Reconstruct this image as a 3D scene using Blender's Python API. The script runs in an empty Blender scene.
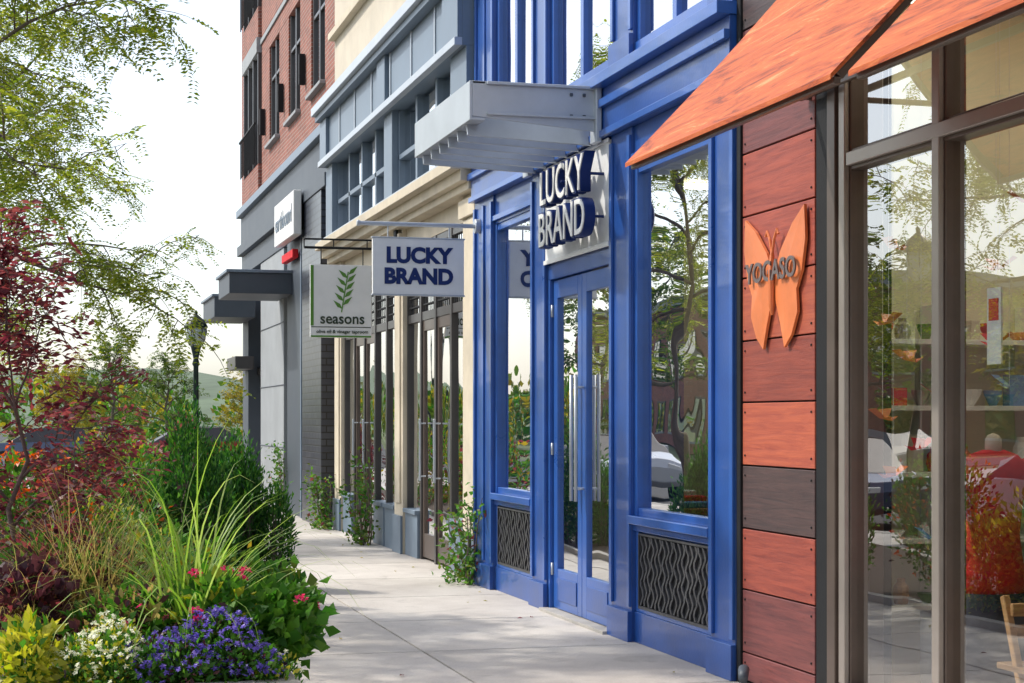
import bpy, math, random
import numpy as np
from mathutils import Vector, Matrix
rnd = random.Random(7)
R = np.random.default_rng(11)
scene = bpy.context.scene
COL = scene.collection

# ------------------------------------------------------------------ materials
def new_mat(name):
    m = bpy.data.materials.new(name); m.use_nodes = True
    nt = m.node_tree
    for n in list(nt.nodes): nt.nodes.remove(n)
    out = nt.nodes.new('ShaderNodeOutputMaterial')
    return m, nt, out
def N(nt, t):
    return nt.nodes.new(t)
def c4(c): return (c[0], c[1], c[2], 1.0)
def paint(name, col, rough=0.5, var=0.15, scale=3.0, metal=0.0, bump=0.1, bscale=60.0, stretch=(1,1,1), coat=0.0, spec=0.5):
    m, nt, out = new_mat(name); L = nt.links
    tc = N(nt, 'ShaderNodeTexCoord'); mp = N(nt, 'ShaderNodeMapping'); mp.inputs['Scale'].default_value = stretch
    L.new(tc.outputs['Object'], mp.inputs['Vector'])
    n1 = N(nt, 'ShaderNodeTexNoise'); n1.inputs['Scale'].default_value = scale; n1.inputs['Detail'].default_value = 6; n1.inputs['Roughness'].default_value = .65
    L.new(mp.outputs[0], n1.inputs['Vector'])
    cr = N(nt, 'ShaderNodeValToRGB')
    cr.color_ramp.elements[0].position = .3; cr.color_ramp.elements[1].position = .7
    cr.color_ramp.elements[0].color = c4([c*(1-var) for c in col]); cr.color_ramp.elements[1].color = c4([min(1, c*(1+var)) for c in col])
    L.new(n1.outputs['Fac'], cr.inputs[0])
    b = N(nt, 'ShaderNodeBsdfPrincipled'); b.inputs['Metallic'].default_value = metal
    b.inputs['Coat Weight'].default_value = coat; b.inputs['Specular IOR Level'].default_value = spec
    L.new(cr.outputs[0], b.inputs['Base Color'])
    mr = N(nt, 'ShaderNodeMapRange'); mr.inputs['To Min'].default_value = max(.03, rough-.1); mr.inputs['To Max'].default_value = min(1, rough+.12)
    L.new(n1.outputs['Fac'], mr.inputs['Value']); L.new(mr.outputs[0], b.inputs['Roughness'])
    if bump > 0:
        n2 = N(nt, 'ShaderNodeTexNoise'); n2.inputs['Scale'].default_value = bscale; n2.inputs['Detail'].default_value = 3
        L.new(mp.outputs[0], n2.inputs['Vector'])
        bp = N(nt, 'ShaderNodeBump'); bp.inputs['Strength'].default_value = bump; bp.inputs['Distance'].default_value = .02
        L.new(n2.outputs['Fac'], bp.inputs['Height']); L.new(bp.outputs[0], b.inputs['Normal'])
    L.new(b.outputs[0], out.inputs[0])
    return m
def leafmat(name, cols, trans=.45, rough=.45):
    m, nt, out = new_mat(name); L = nt.links
    g = N(nt, 'ShaderNodeNewGeometry')
    cr = N(nt, 'ShaderNodeValToRGB'); els = cr.color_ramp.elements
    k = len(cols)
    els[0].color = c4(cols[0]); els[0].position = 0
    els[1].color = c4(cols[-1]); els[1].position = 1
    for i in range(1, k-1):
        e = els.new(i/(k-1)); e.color = c4(cols[i])
    L.new(g.outputs['Random Per Island'], cr.inputs[0])
    b = N(nt, 'ShaderNodeBsdfPrincipled'); b.inputs['Roughness'].default_value = rough; b.inputs['Specular IOR Level'].default_value = .35
    L.new(cr.outputs[0], b.inputs['Base Color'])
    t = N(nt, 'ShaderNodeBsdfTranslucent')
    hs = N(nt, 'ShaderNodeHueSaturation'); hs.inputs['Value'].default_value = 1.7; hs.inputs['Saturation'].default_value = 1.1
    L.new(cr.outputs[0], hs.inputs['Color']); L.new(hs.outputs[0], t.inputs['Color'])
    mx = N(nt, 'ShaderNodeMixShader'); mx.inputs[0].default_value = trans
    L.new(b.outputs[0], mx.inputs[1]); L.new(t.outputs[0], mx.inputs[2]); L.new(mx.outputs[0], out.inputs[0])
    return m
def brickmat(name, c1, c2, mortar, scale=1.0, rough=.8, bw=.2, bh=.067, ms=.006):
    m, nt, out = new_mat(name); L = nt.links
    tc = N(nt, 'ShaderNodeTexCoord'); sp = N(nt, 'ShaderNodeSeparateXYZ'); L.new(tc.outputs['Object'], sp.inputs[0])
    ad = N(nt, 'ShaderNodeMath'); ad.operation = 'ADD'; L.new(sp.outputs[0], ad.inputs[0]); L.new(sp.outputs[1], ad.inputs[1])
    cb = N(nt, 'ShaderNodeCombineXYZ'); L.new(ad.outputs[0], cb.inputs[0]); L.new(sp.outputs[2], cb.inputs[1])
    br = N(nt, 'ShaderNodeTexBrick'); br.inputs['Scale'].default_value = scale
    br.inputs['Brick Width'].default_value = bw; br.inputs['Row Height'].default_value = bh; br.inputs['Mortar Size'].default_value = ms
    br.inputs['Color1'].default_value = c4(c1); br.inputs['Color2'].default_value = c4(c2); br.inputs['Mortar'].default_value = c4(mortar)
    L.new(cb.outputs[0], br.inputs['Vector'])
    nz = N(nt, 'ShaderNodeTexNoise'); nz.inputs['Scale'].default_value = 2.0; nz.inputs['Detail'].default_value = 8; L.new(tc.outputs['Object'], nz.inputs['Vector'])
    mr = N(nt, 'ShaderNodeMapRange'); mr.inputs['To Min'].default_value = .65; mr.inputs['To Max'].default_value = 1.35; L.new(nz.outputs['Fac'], mr.inputs[0])
    hs = N(nt, 'ShaderNodeHueSaturation'); L.new(mr.outputs[0], hs.inputs['Value']); L.new(br.outputs['Color'], hs.inputs['Color'])
    b = N(nt, 'ShaderNodeBsdfPrincipled'); b.inputs['Roughness'].default_value = rough
    L.new(hs.outputs[0], b.inputs['Base Color'])
    bp = N(nt, 'ShaderNodeBump'); bp.inputs['Strength'].default_value = .5; bp.inputs['Distance'].default_value = .01; bp.invert = True
    L.new(br.outputs['Fac'], bp.inputs['Height']); L.new(bp.outputs[0], b.inputs['Normal'])
    L.new(b.outputs[0], out.inputs[0]); return m
def glassmat(name, base=.3, tint=(.9,.93,.92), wav=.02, pw=2.6):
    m, nt, out = new_mat(name); L = nt.links
    lw = N(nt, 'ShaderNodeLayerWeight'); lw.inputs['Blend'].default_value = .5
    p = N(nt, 'ShaderNodeMath'); p.operation = 'POWER'; p.inputs[1].default_value = pw; L.new(lw.outputs['Facing'], p.inputs[0])
    mr = N(nt, 'ShaderNodeMapRange'); mr.inputs['To Min'].default_value = base; mr.inputs['To Max'].default_value = 1.0; L.new(p.outputs[0], mr.inputs[0])
    tr = N(nt, 'ShaderNodeBsdfTransparent'); tr.inputs[0].default_value = c4(tint)
    gl = N(nt, 'ShaderNodeBsdfGlossy'); gl.inputs['Roughness'].default_value = .0; gl.inputs['Color'].default_value = (.96,.97,.98,1)
    tc = N(nt, 'ShaderNodeTexCoord'); nz = N(nt, 'ShaderNodeTexNoise'); nz.inputs['Scale'].default_value = 1.1; nz.inputs['Detail'].default_value = 1
    L.new(tc.outputs['Object'], nz.inputs['Vector'])
    bp = N(nt, 'ShaderNodeBump'); bp.inputs['Strength'].default_value = wav; bp.inputs['Distance'].default_value = .3; L.new(nz.outputs['Fac'], bp.inputs['Height'])
    L.new(bp.outputs[0], gl.inputs['Normal'])
    mx = N(nt, 'ShaderNodeMixShader'); L.new(mr.outputs[0], mx.inputs[0]); L.new(tr.outputs[0], mx.inputs[1]); L.new(gl.outputs[0], mx.inputs[2])
    L.new(mx.outputs[0], out.inputs[0]); return m
def woodmat(name, base, dark, rough=.5):
    m, nt, out = new_mat(name); L = nt.links
    tc = N(nt, 'ShaderNodeTexCoord'); mp = N(nt, 'ShaderNodeMapping'); mp.inputs['Scale'].default_value = (3, 1.2, 22)
    L.new(tc.outputs['Object'], mp.inputs['Vector'])
    g = N(nt, 'ShaderNodeNewGeometry')
    ad = N(nt, 'ShaderNodeVectorMath'); ad.operation = 'ADD'; L.new(mp.outputs[0], ad.inputs[0])
    sc = N(nt, 'ShaderNodeMath'); sc.operation = 'MULTIPLY'; sc.inputs[1].default_value = 37; L.new(g.outputs['Random Per Island'], sc.inputs[0])
    L.new(sc.outputs[0], ad.inputs[1])
    nz = N(nt, 'ShaderNodeTexNoise'); nz.inputs['Scale'].default_value = 1.6; nz.inputs['Detail'].default_value = 9; nz.inputs['Roughness'].default_value = .7; nz.inputs['Distortion'].default_value = .6
    L.new(ad.outputs[0], nz.inputs['Vector'])
    cr = N(nt, 'ShaderNodeValToRGB'); cr.color_ramp.elements[0].position = .32; cr.color_ramp.elements[1].position = .62
    cr.color_ramp.elements[0].color = c4(dark); cr.color_ramp.elements[1].color = c4(base); L.new(nz.outputs['Fac'], cr.inputs[0])
    mr = N(nt, 'ShaderNodeMapRange'); mr.inputs['To Min'].default_value = .75; mr.inputs['To Max'].default_value = 1.25; L.new(g.outputs['Random Per Island'], mr.inputs[0])
    hs = N(nt, 'ShaderNodeHueSaturation'); L.new(mr.outputs[0], hs.inputs['Value']); L.new(cr.outputs[0], hs.inputs['Color'])
    b = N(nt, 'ShaderNodeBsdfPrincipled'); b.inputs['Roughness'].default_value = rough; L.new(hs.outputs[0], b.inputs['Base Color'])
    bp = N(nt, 'ShaderNodeBump'); bp.inputs['Strength'].default_value = .25; bp.inputs['Distance'].default_value = .01; L.new(nz.outputs['Fac'], bp.inputs['Height']); L.new(bp.outputs[0], b.inputs['Normal'])
    L.new(b.outputs[0], out.inputs[0]); return m
def awnmat():
    m, nt, out = new_mat('weathered_orange_panel'); L = nt.links
    tc = N(nt, 'ShaderNodeTexCoord'); mp = N(nt, 'ShaderNodeMapping'); mp.inputs['Scale'].default_value = (7, .9, 7); L.new(tc.outputs['Object'], mp.inputs['Vector'])
    nz = N(nt, 'ShaderNodeTexNoise'); nz.inputs['Scale'].default_value = 1.3; nz.inputs['Detail'].default_value = 9; nz.inputs['Roughness'].default_value = .75; nz.inputs['Distortion'].default_value = 1.6; L.new(mp.outputs[0], nz.inputs['Vector'])
    cr = N(nt, 'ShaderNodeValToRGB'); e = cr.color_ramp.elements; e[0].position=.36; e[0].color=(.15,.03,.012,1); e[1].position=.70; e[1].color=(.72,.32,.14,1)
    x=e.new(.45); x.color=(.40,.075,.018,1); x=e.new(.58); x.color=(.52,.125,.028,1)
    L.new(nz.outputs['Fac'], cr.inputs[0])
    b = N(nt, 'ShaderNodeBsdfPrincipled'); b.inputs['Roughness'].default_value=.6; b.inputs['Specular IOR Level'].default_value=.3; L.new(cr.outputs[0], b.inputs['Base Color'])
    bp = N(nt, 'ShaderNodeBump'); bp.inputs['Strength'].default_value=.4; bp.inputs['Distance'].default_value=.01; L.new(nz.outputs['Fac'],bp.inputs['Height']); L.new(bp.outputs[0],b.inputs['Normal'])
    L.new(b.outputs[0], out.inputs[0]); return m
def emat(name,col,st):
    m,nt,out=new_mat(name); e=N(nt,'ShaderNodeEmission'); e.inputs[0].default_value=c4(col); e.inputs[1].default_value=st; nt.links.new(e.outputs[0],out.inputs[0]); return m

M = {}
M['blue'] = paint('blue_paint', (.016,.074,.30), .34, .22, 2.0, bump=.05, bscale=40, coat=.3)
M['blue_hi'] = paint('blue_trim', (.023,.10,.38), .3, .18, 2.0, bump=.05, coat=.35)
M['slate'] = paint('slate_metal', (.15,.20,.26), .42, .16, 1.2, bump=.03)
M['silver'] = paint('silver_metal', (.46,.50,.54), .38, .1, 2.5, metal=.3, bump=.03)
M['bronze'] = paint('bronze_frame', (.125,.095,.08), .32, .2, 2, metal=.4, bump=.02)
M['alu'] = paint('aluminium', (.36,.32,.29), .3, .1, 2, metal=.5, bump=.02)
M['black'] = paint('black_metal', (.012,.013,.015), .6, .2, 4, bump=.05, spec=.25)
M['grille'] = paint('grille_metal', (.055,.055,.06), .42, .2, 4, bump=.05)
M['cream'] = paint('cream_stone', (.58,.51,.39), .75, .14, 2.5, bump=.15, bscale=30)
M['stucco'] = paint('stucco', (.58,.52,.42), .85, .1, 1.5, bump=.3, bscale=80)
M['white'] = paint('white_paint', (.8,.8,.78), .5, .04, 3, bump=.03)
M['signwhite'] = paint('sign_board', (.78,.79,.78), .55, .05, 4, bump=.05)
M['navy'] = paint('navy_letters', (.006,.024,.13), .5, .1, 3, bump=0, spec=.3)
M['greenink'] = paint('sign_green', (.09,.24,.03), .6, .1, 3, bump=0)
M['ink'] = paint('sign_ink', (.02,.04,.02), .6, .1, 3, bump=0)
M['greyletter'] = paint('grey_letters', (.16,.13,.13), .4, .1, 3, metal=.3, bump=0)
M['butter'] = paint('butterfly_orange', (.68,.19,.06), .42, .16, 3, bump=.08, bscale=15, coat=.1)
M['woodred'] = woodmat('red_stained_wood', (.34,.07,.042), (.19,.035,.027))
M['woodorg'] = woodmat('orange_stained_wood', (.45,.105,.05), (.28,.052,.035))
M['woodplum'] = woodmat('plum_stain_and_shade_wood', (.19,.052,.048), (.09,.027,.03))
M['wooddark'] = woodmat('dark_stain_and_shade_wood', (.075,.042,.04), (.032,.022,.024))
M['woodtan'] = woodmat('tan_wood', (.50,.28,.12), (.30,.15,.06))
M['awning'] = awnmat()
M['frame'] = paint('dark_frame', (.055,.05,.05), .35, .2, 2, bump=.02)
M['darkgrey'] = paint('dark_grey_panel', (.06,.075,.095), .5, .15, 1, bump=.04)
M['stone'] = paint('grey_stone', (.30,.32,.33), .7, .12, 1.5, bump=.15)
M['brick'] = brickmat('red_brick', (.32,.10,.065), (.21,.07,.05), (.32,.28,.24))
M['blackbrick'] = brickmat('black_brick', (.03,.036,.055), (.055,.062,.08), (.012,.012,.014), rough=.3, bw=.3, bh=.1, ms=.01)
M['tanbrick'] = brickmat('tan_brick', (.46,.36,.26), (.38,.28,.2), (.4,.38,.34))
M['glass'] = glassmat('shop_glass', .18, wav=.02, pw=2.4)
M['glassb'] = glassmat('display_glass', .42, (.85,.9,.93), .02, 2.0)
M['glass2'] = glassmat('upper_glass', .45, (.5,.6,.64), .03, 2)
M['doorglass'] = glassmat('door_glass', .42, (.8,.84,.84), .05, 2)
M['cream_in'] = paint('interior_cream', (.74,.70,.50), .8, .05, 2, bump=0)
M['floor_in'] = woodmat('interior_floor', (.30,.19,.12), (.18,.11,.07))
M['dark_in'] = paint('interior_dark', (.10,.09,.085), .8, .1, 2, bump=0)
M['asphalt'] = paint('asphalt', (.055,.055,.057), .85, .25, 6, bump=.4, bscale=150)
M['soil'] = paint('soil_mulch', (.06,.04,.028), .95, .4, 20, bump=.9, bscale=45)
M['grassg'] = paint('grass_ground', (.11,.14,.055), .95, .3, .4, bump=.3)
M['kerb'] = paint('kerb_concrete', (.40,.38,.35), .85, .18, 3, bump=.2)
M['joint'] = paint('joint_dirt', (.13,.12,.105), .95, .3, 9, bump=.2)
M['bark'] = paint('bark', (.15,.12,.09), .9, .3, 14, bump=.7, bscale=30, stretch=(1,1,.3))
M['bark_red'] = paint('bark_maple', (.12,.075,.07), .8, .3, 14, bump=.4, bscale=30)
M['rubber'] = paint('tyre_rubber', (.02,.02,.02), .85, .1, 5, bump=0)
M['lampgreen'] = paint('lamp_post_paint', (.008,.025,.02), .4, .15, 5, bump=.03)
M['lampglass'] = paint('lamp_glass', (.45,.52,.48), .25, .05, 5, bump=0)
M['redcloth'] = paint('red_cloth', (.62,.012,.02), .85, .2, 8, bump=.4, bscale=12)
M['bluecloth'] = paint('blue_cloth', (.12,.27,.5), .85, .25, 14, bump=.4, bscale=12)
M['darkcloth'] = paint('dark_cloth', (.025,.025,.04), .85, .25, 14, bump=.4, bscale=12)
M['skin'] = paint('mannequin', (.6,.5,.4), .5, .05, 3, bump=0)
M['lit'] = emat('ceiling_light_panel',(1,.92,.76),11.0)
M['lit2'] = emat('ceiling_light_panel_dim',(1,.9,.72),6.0)

def concrete():
    m, nt, out = new_mat('sidewalk_concrete'); L = nt.links
    tc = N(nt, 'ShaderNodeTexCoord'); g = N(nt, 'ShaderNodeNewGeometry')
    n1 = N(nt, 'ShaderNodeTexNoise'); n1.inputs['Scale'].default_value = .8; n1.inputs['Detail'].default_value = 10; n1.inputs['Roughness'].default_value = .72
    n2 = N(nt, 'ShaderNodeTexNoise'); n2.inputs['Scale'].default_value = 70; n2.inputs['Detail'].default_value = 4
    n3 = N(nt, 'ShaderNodeTexNoise'); n3.inputs['Scale'].default_value = 2.6; n3.inputs['Detail'].default_value = 6; n3.inputs['Distortion'].default_value=1.5
    for n in (n1,n2,n3): L.new(tc.outputs['Object'], n.inputs['Vector'])
    cr = N(nt, 'ShaderNodeValToRGB'); cr.color_ramp.elements[0].position = .3; cr.color_ramp.elements[1].position = .68
    cr.color_ramp.elements[0].color = (.40,.365,.33,1); cr.color_ramp.elements[1].color = (.58,.545,.50,1); L.new(n1.outputs['Fac'], cr.inputs[0])
    mr = N(nt, 'ShaderNodeMapRange'); mr.inputs['To Min'].default_value = .88; mr.inputs['To Max'].default_value = 1.08; L.new(g.outputs['Random Per Island'], mr.inputs[0])
    mr2 = N(nt, 'ShaderNodeMapRange'); mr2.inputs['To Min'].default_value = .8; mr2.inputs['To Max'].default_value = 1.2; L.new(n2.outputs['Fac'], mr2.inputs[0])
    mr3 = N(nt, 'ShaderNodeMapRange'); mr3.inputs['From Min'].default_value=.28; mr3.inputs['From Max'].default_value=.42; mr3.inputs['To Min'].default_value = .82; mr3.inputs['To Max'].default_value = 1.0; L.new(n3.outputs['Fac'], mr3.inputs[0])
    mu = N(nt, 'ShaderNodeMath'); mu.operation = 'MULTIPLY'; L.new(mr.outputs[0], mu.inputs[0]); L.new(mr2.outputs[0], mu.inputs[1])
    mu2 = N(nt, 'ShaderNodeMath'); mu2.operation = 'MULTIPLY'; L.new(mu.outputs[0], mu2.inputs[0]); L.new(mr3.outputs[0], mu2.inputs[1])
    hs = N(nt, 'ShaderNodeHueSaturation'); L.new(mu2.outputs[0], hs.inputs['Value']); L.new(cr.outputs[0], hs.inputs['Color'])
    b = N(nt, 'ShaderNodeBsdfPrincipled'); b.inputs['Roughness'].default_value = .75; L.new(hs.outputs[0], b.inputs['Base Color'])
    bp = N(nt, 'ShaderNodeBump'); bp.inputs['Strength'].default_value = .15; bp.inputs['Distance'].default_value = .01; L.new(n2.outputs['Fac'], bp.inputs['Height']); L.new(bp.outputs[0], b.inputs['Normal'])
    L.new(b.outputs[0], out.inputs[0]); return m
M['walk'] = concrete()
M['l_locust'] = leafmat('locust_leaves', [(.10,.155,.02),(.20,.26,.035),(.32,.33,.05),(.14,.21,.03)], .55)
M['l_tree'] = leafmat('tree_leaves', [(.04,.085,.018),(.085,.14,.025),(.14,.18,.03)], .45)
M['l_gold'] = leafmat('golden_leaves', [(.15,.15,.025),(.32,.24,.04),(.23,.22,.03)], .5)
M['l_red'] = leafmat('maple_leaves', [(.085,.016,.028),(.17,.035,.05),(.28,.08,.075),(.12,.045,.045)], .45)
M['l_yew'] = leafmat('evergreen_leaves', [(.012,.055,.018),(.03,.115,.022),(.075,.20,.035)], .35)
M['l_green'] = leafmat('shrub_leaves', [(.035,.12,.018),(.07,.20,.028),(.14,.28,.045)], .4)
M['l_lime'] = leafmat('lime_leaves', [(.28,.33,.03),(.42,.42,.05),(.5,.46,.08)], .4)
M['l_blade'] = leafmat('grass_blades', [(.15,.28,.04),(.26,.40,.07),(.40,.50,.15)], .4)
M['l_tan'] = leafmat('dry_grass', [(.30,.23,.08),(.46,.34,.14),(.25,.27,.08)], .4)
M['l_plum'] = leafmat('plum_leaves', [(.03,.012,.02),(.065,.022,.032),(.11,.042,.042)], .3)
M['p_violet'] = leafmat('violet_petals', [(.11,.08,.42),(.18,.13,.55),(.30,.22,.66)], .3)
M['p_pink'] = leafmat('pink_petals', [(.65,.03,.15),(.8,.08,.25),(.75,.12,.22)], .3)
M['p_white'] = leafmat('white_petals', [(.75,.78,.55),(.82,.82,.72)], .3)
M['p_orange'] = leafmat('orange_petals', [(.6,.06,.02),(.75,.2,.03)], .3)

# ------------------------------------------------------------------ builders
def empty(name, loc=(0,0,0)):
    e = bpy.data.objects.new(name, None); e.location = loc; e.empty_display_size = .3; COL.objects.link(e); return e
def adopt(parent, o):
    if parent is not None:
        o.parent = parent; o.matrix_parent_inverse = Matrix.Translation(-Vector(parent.location))
    return o
class MB:
    def __init__(s): s.v=[]; s.f=[]; s.mi=[]; s.mats=[]
    def mid(s, k):
        if k not in s.mats: s.mats.append(k)
        return s.mats.index(k)
    def add(s, vs, fs, k):
        b = len(s.v); i = s.mid(k)
        s.v += [tuple(v) for v in vs]
        for f in fs: s.f.append([a+b for a in f]); s.mi.append(i)
    def box(s, x0,x1,y0,y1,z0,z1,k):
        if x0>x1: x0,x1=x1,x0
        if y0>y1: y0,y1=y1,y0
        if z0>z1: z0,z1=z1,z0
        vs=[(x0,y0,z0),(x1,y0,z0),(x1,y1,z0),(x0,y1,z0),(x0,y0,z1),(x1,y0,z1),(x1,y1,z1),(x0,y1,z1)]
        s.add(vs,[(3,2,1,0),(4,5,6,7),(0,1,5,4),(1,2,6,5),(2,3,7,6),(3,0,4,7)],k)
    def quad(s, a,b,c,d,k): s.add([a,b,c,d],[(0,1,2,3)],k)
    def pane(s, x,y0,y1,z0,z1,k): s.quad((x,y0,z0),(x,y1,z0),(x,y1,z1),(x,y0,z1),k)
    def beam(s, a, b, w, h, k):
        a=Vector(a); b=Vector(b); d=(b-a).normalized()
        up=Vector((0,0,1)) if abs(d.z)<.95 else Vector((1,0,0))
        r=d.cross(up).normalized()*w/2; u=r.cross(d).normalized()*h/2
        vs=[a-r-u,a+r-u,a+r+u,a-r+u,b-r-u,b+r-u,b+r+u,b-r+u]
        s.add(vs,[(0,1,2,3),(7,6,5,4),(0,4,5,1),(1,5,6,2),(2,6,7,3),(3,7,4,0)],k)
    def tube(s, pts, rad, k, n=8):
        P=[Vector(p) for p in pts]; rings=[]; prev=None
        for i,p in enumerate(P):
            d=(P[min(i+1,len(P)-1)]-P[max(i-1,0)])
            d = d.normalized() if d.length>1e-9 else Vector((0,0,1))
            if prev is None:
                up=Vector((0,0,1)) if abs(d.z)<.9 else Vector((1,0,0)); r=d.cross(up).normalized()
            else:
                r=(prev-d*prev.dot(d)); r = r.normalized() if r.length>1e-6 else d.orthogonal().normalized()
            prev=r; u=d.cross(r); rr=rad[i] if hasattr(rad,'__len__') else rad
            rings.append([p+r*math.cos(2*math.pi*j/n)*rr+u*math.sin(2*math.pi*j/n)*rr for j in range(n)])
        vs=[v for ring in rings for v in ring]; fs=[]
        for i in range(len(P)-1):
            for j in range(n):
                a=i*n+j; b=i*n+(j+1)%n; fs.append((a,b,b+n,a+n))
        fs.append(tuple(range(n-1,-1,-1))); fs.append(tuple((len(P)-1)*n+j for j in range(n)))
        s.add(vs,fs,k)
    def lathe(s, c, prof, k, n=16, sx=1, sy=1):
        vs=[]; fs=[]
        for (r,z) in prof:
            for j in range(n):
                a=2*math.pi*j/n; vs.append((c[0]+r*sx*math.cos(a),c[1]+r*sy*math.sin(a),c[2]+z))
        for i in range(len(prof)-1):
            for j in range(n):
                a=i*n+j; b=i*n+(j+1)%n; fs.append((a,b,b+n,a+n))
        fs.append(tuple(range(n-1,-1,-1))); fs.append(tuple((len(prof)-1)*n+j for j in range(n)))
        s.add(vs,fs,k)
    def build(s, name, parent=None, bevel=0, smooth=False, seg=1):
        me=bpy.data.meshes.new(name); me.from_pydata(s.v,[],s.f); 
        for k in s.mats: me.materials.append(M[k])
        me.polygons.foreach_set('material_index', s.mi)
        if smooth: me.polygons.foreach_set('use_smooth',[True]*len(s.f))
        me.update(); o=bpy.data.objects.new(name, me); COL.objects.link(o)
        if bevel>0:
            md=o.modifiers.new('bevel','BEVEL'); md.width=bevel; md.segments=seg; md.limit_method='ANGLE'; md.angle_limit=math.radians(40)
        if parent is not None: adopt(parent,o)
        return o
def text(body, name, loc, size, mat, parent, rot=(math.pi/2,0,0), ext=.004, off=0.0, sx=1.0, align='CENTER'):
    cu=bpy.data.curves.new(name,'FONT'); cu.body=body; cu.size=size; cu.extrude=ext; cu.offset=off
    cu.align_x=align; cu.align_y='CENTER'; cu.materials.append(M[mat]); cu.resolution_u=4; cu.space_line=.85
    o=bpy.data.objects.new(name,cu); o.location=loc; o.rotation_euler=rot; o.scale=(sx,1,1); COL.objects.link(o); adopt(parent,o); return o
def nrm(a): return a/np.maximum(np.linalg.norm(a,axis=1,keepdims=True),1e-9)
def leaves(name, P, D, Ln, W, mats, mi=None, parent=None, fold=.25, up=0.0):
    P=np.asarray(P,float); n=len(P); D=nrm(np.asarray(D,float))
    Ln=np.broadcast_to(Ln,(n,))[:,None]; W=np.broadcast_to(W,(n,))[:,None]
    rv=R.normal(size=(n,3)); rv[:,2]+=up
    S=nrm(np.cross(D,rv)); Nn=np.cross(S,D)
    mid=P+D*Ln*.45
    V=np.stack([P, mid+S*W*.5+Nn*W*fold, P+D*Ln-Nn*Ln*.08, mid-S*W*.5+Nn*W*fold],1).reshape(-1,3)
    me=bpy.data.meshes.new(name); me.vertices.add(4*n); me.vertices.foreach_set('co',V.ravel())
    me.loops.add(4*n); me.loops.foreach_set('vertex_index',np.arange(4*n))
    me.polygons.add(n); me.polygons.foreach_set('loop_start',np.arange(n)*4); me.polygons.foreach_set('loop_total',np.full(n,4))
    for k in mats: me.materials.append(M[k])
    if mi is not None: me.polygons.foreach_set('material_index',np.asarray(mi,int))
    me.update(calc_edges=True); me.validate()
    o=bpy.data.objects.new(name,me); COL.objects.link(o); adopt(parent,o); return o

# ------------------------------------------------------------------ ground
def ground():
    g=MB(); g.quad((-600,-300,-.16),(600,-300,-.16),(600,900,-.16),(-600,900,-.16),'grassg'); g.build('ground')
    r=MB(); r.box(-13.2,-2.9,-60,260,-.5,-.14,'asphalt')
    r.box(-60,60,56,66,-.5,-.136,'asphalt'); r.build('road')
    k=MB()
    for yy in np.arange(-60,54,3.0): 
        k.box(-8.1,-8.0,yy,yy+1.6,-.139,-.128,'white')
    for xx in np.arange(-2.5,4.2,.9): k.box(xx,xx+.45,57.2,60.0,-.135,-.128,'white')
    k.build('road_marking')
    s=MB(); s.box(-2.9,4.6,-40,55,-.3,-.014,'joint')
    gap=.018; 
    ys=np.arange(-12,54,1.83)
    xs=[-2.7,-.9,.9,2.55,4.6]
    for yy in ys:
        for i in range(4):
            s.box(xs[i]+gap/2,xs[i+1]-gap/2,yy+gap/2,yy+1.83-gap/2,-.02,0,'walk')
    s.box(-2.9,-2.71,-40,55,-.25,.001,'kerb')
    s.build('sidewalk',bevel=.004)
    s2=MB(); s2.box(-20,-13.2,-60,55,-.3,.0,'walk'); s2.build('far_pavement')
ground()

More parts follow.
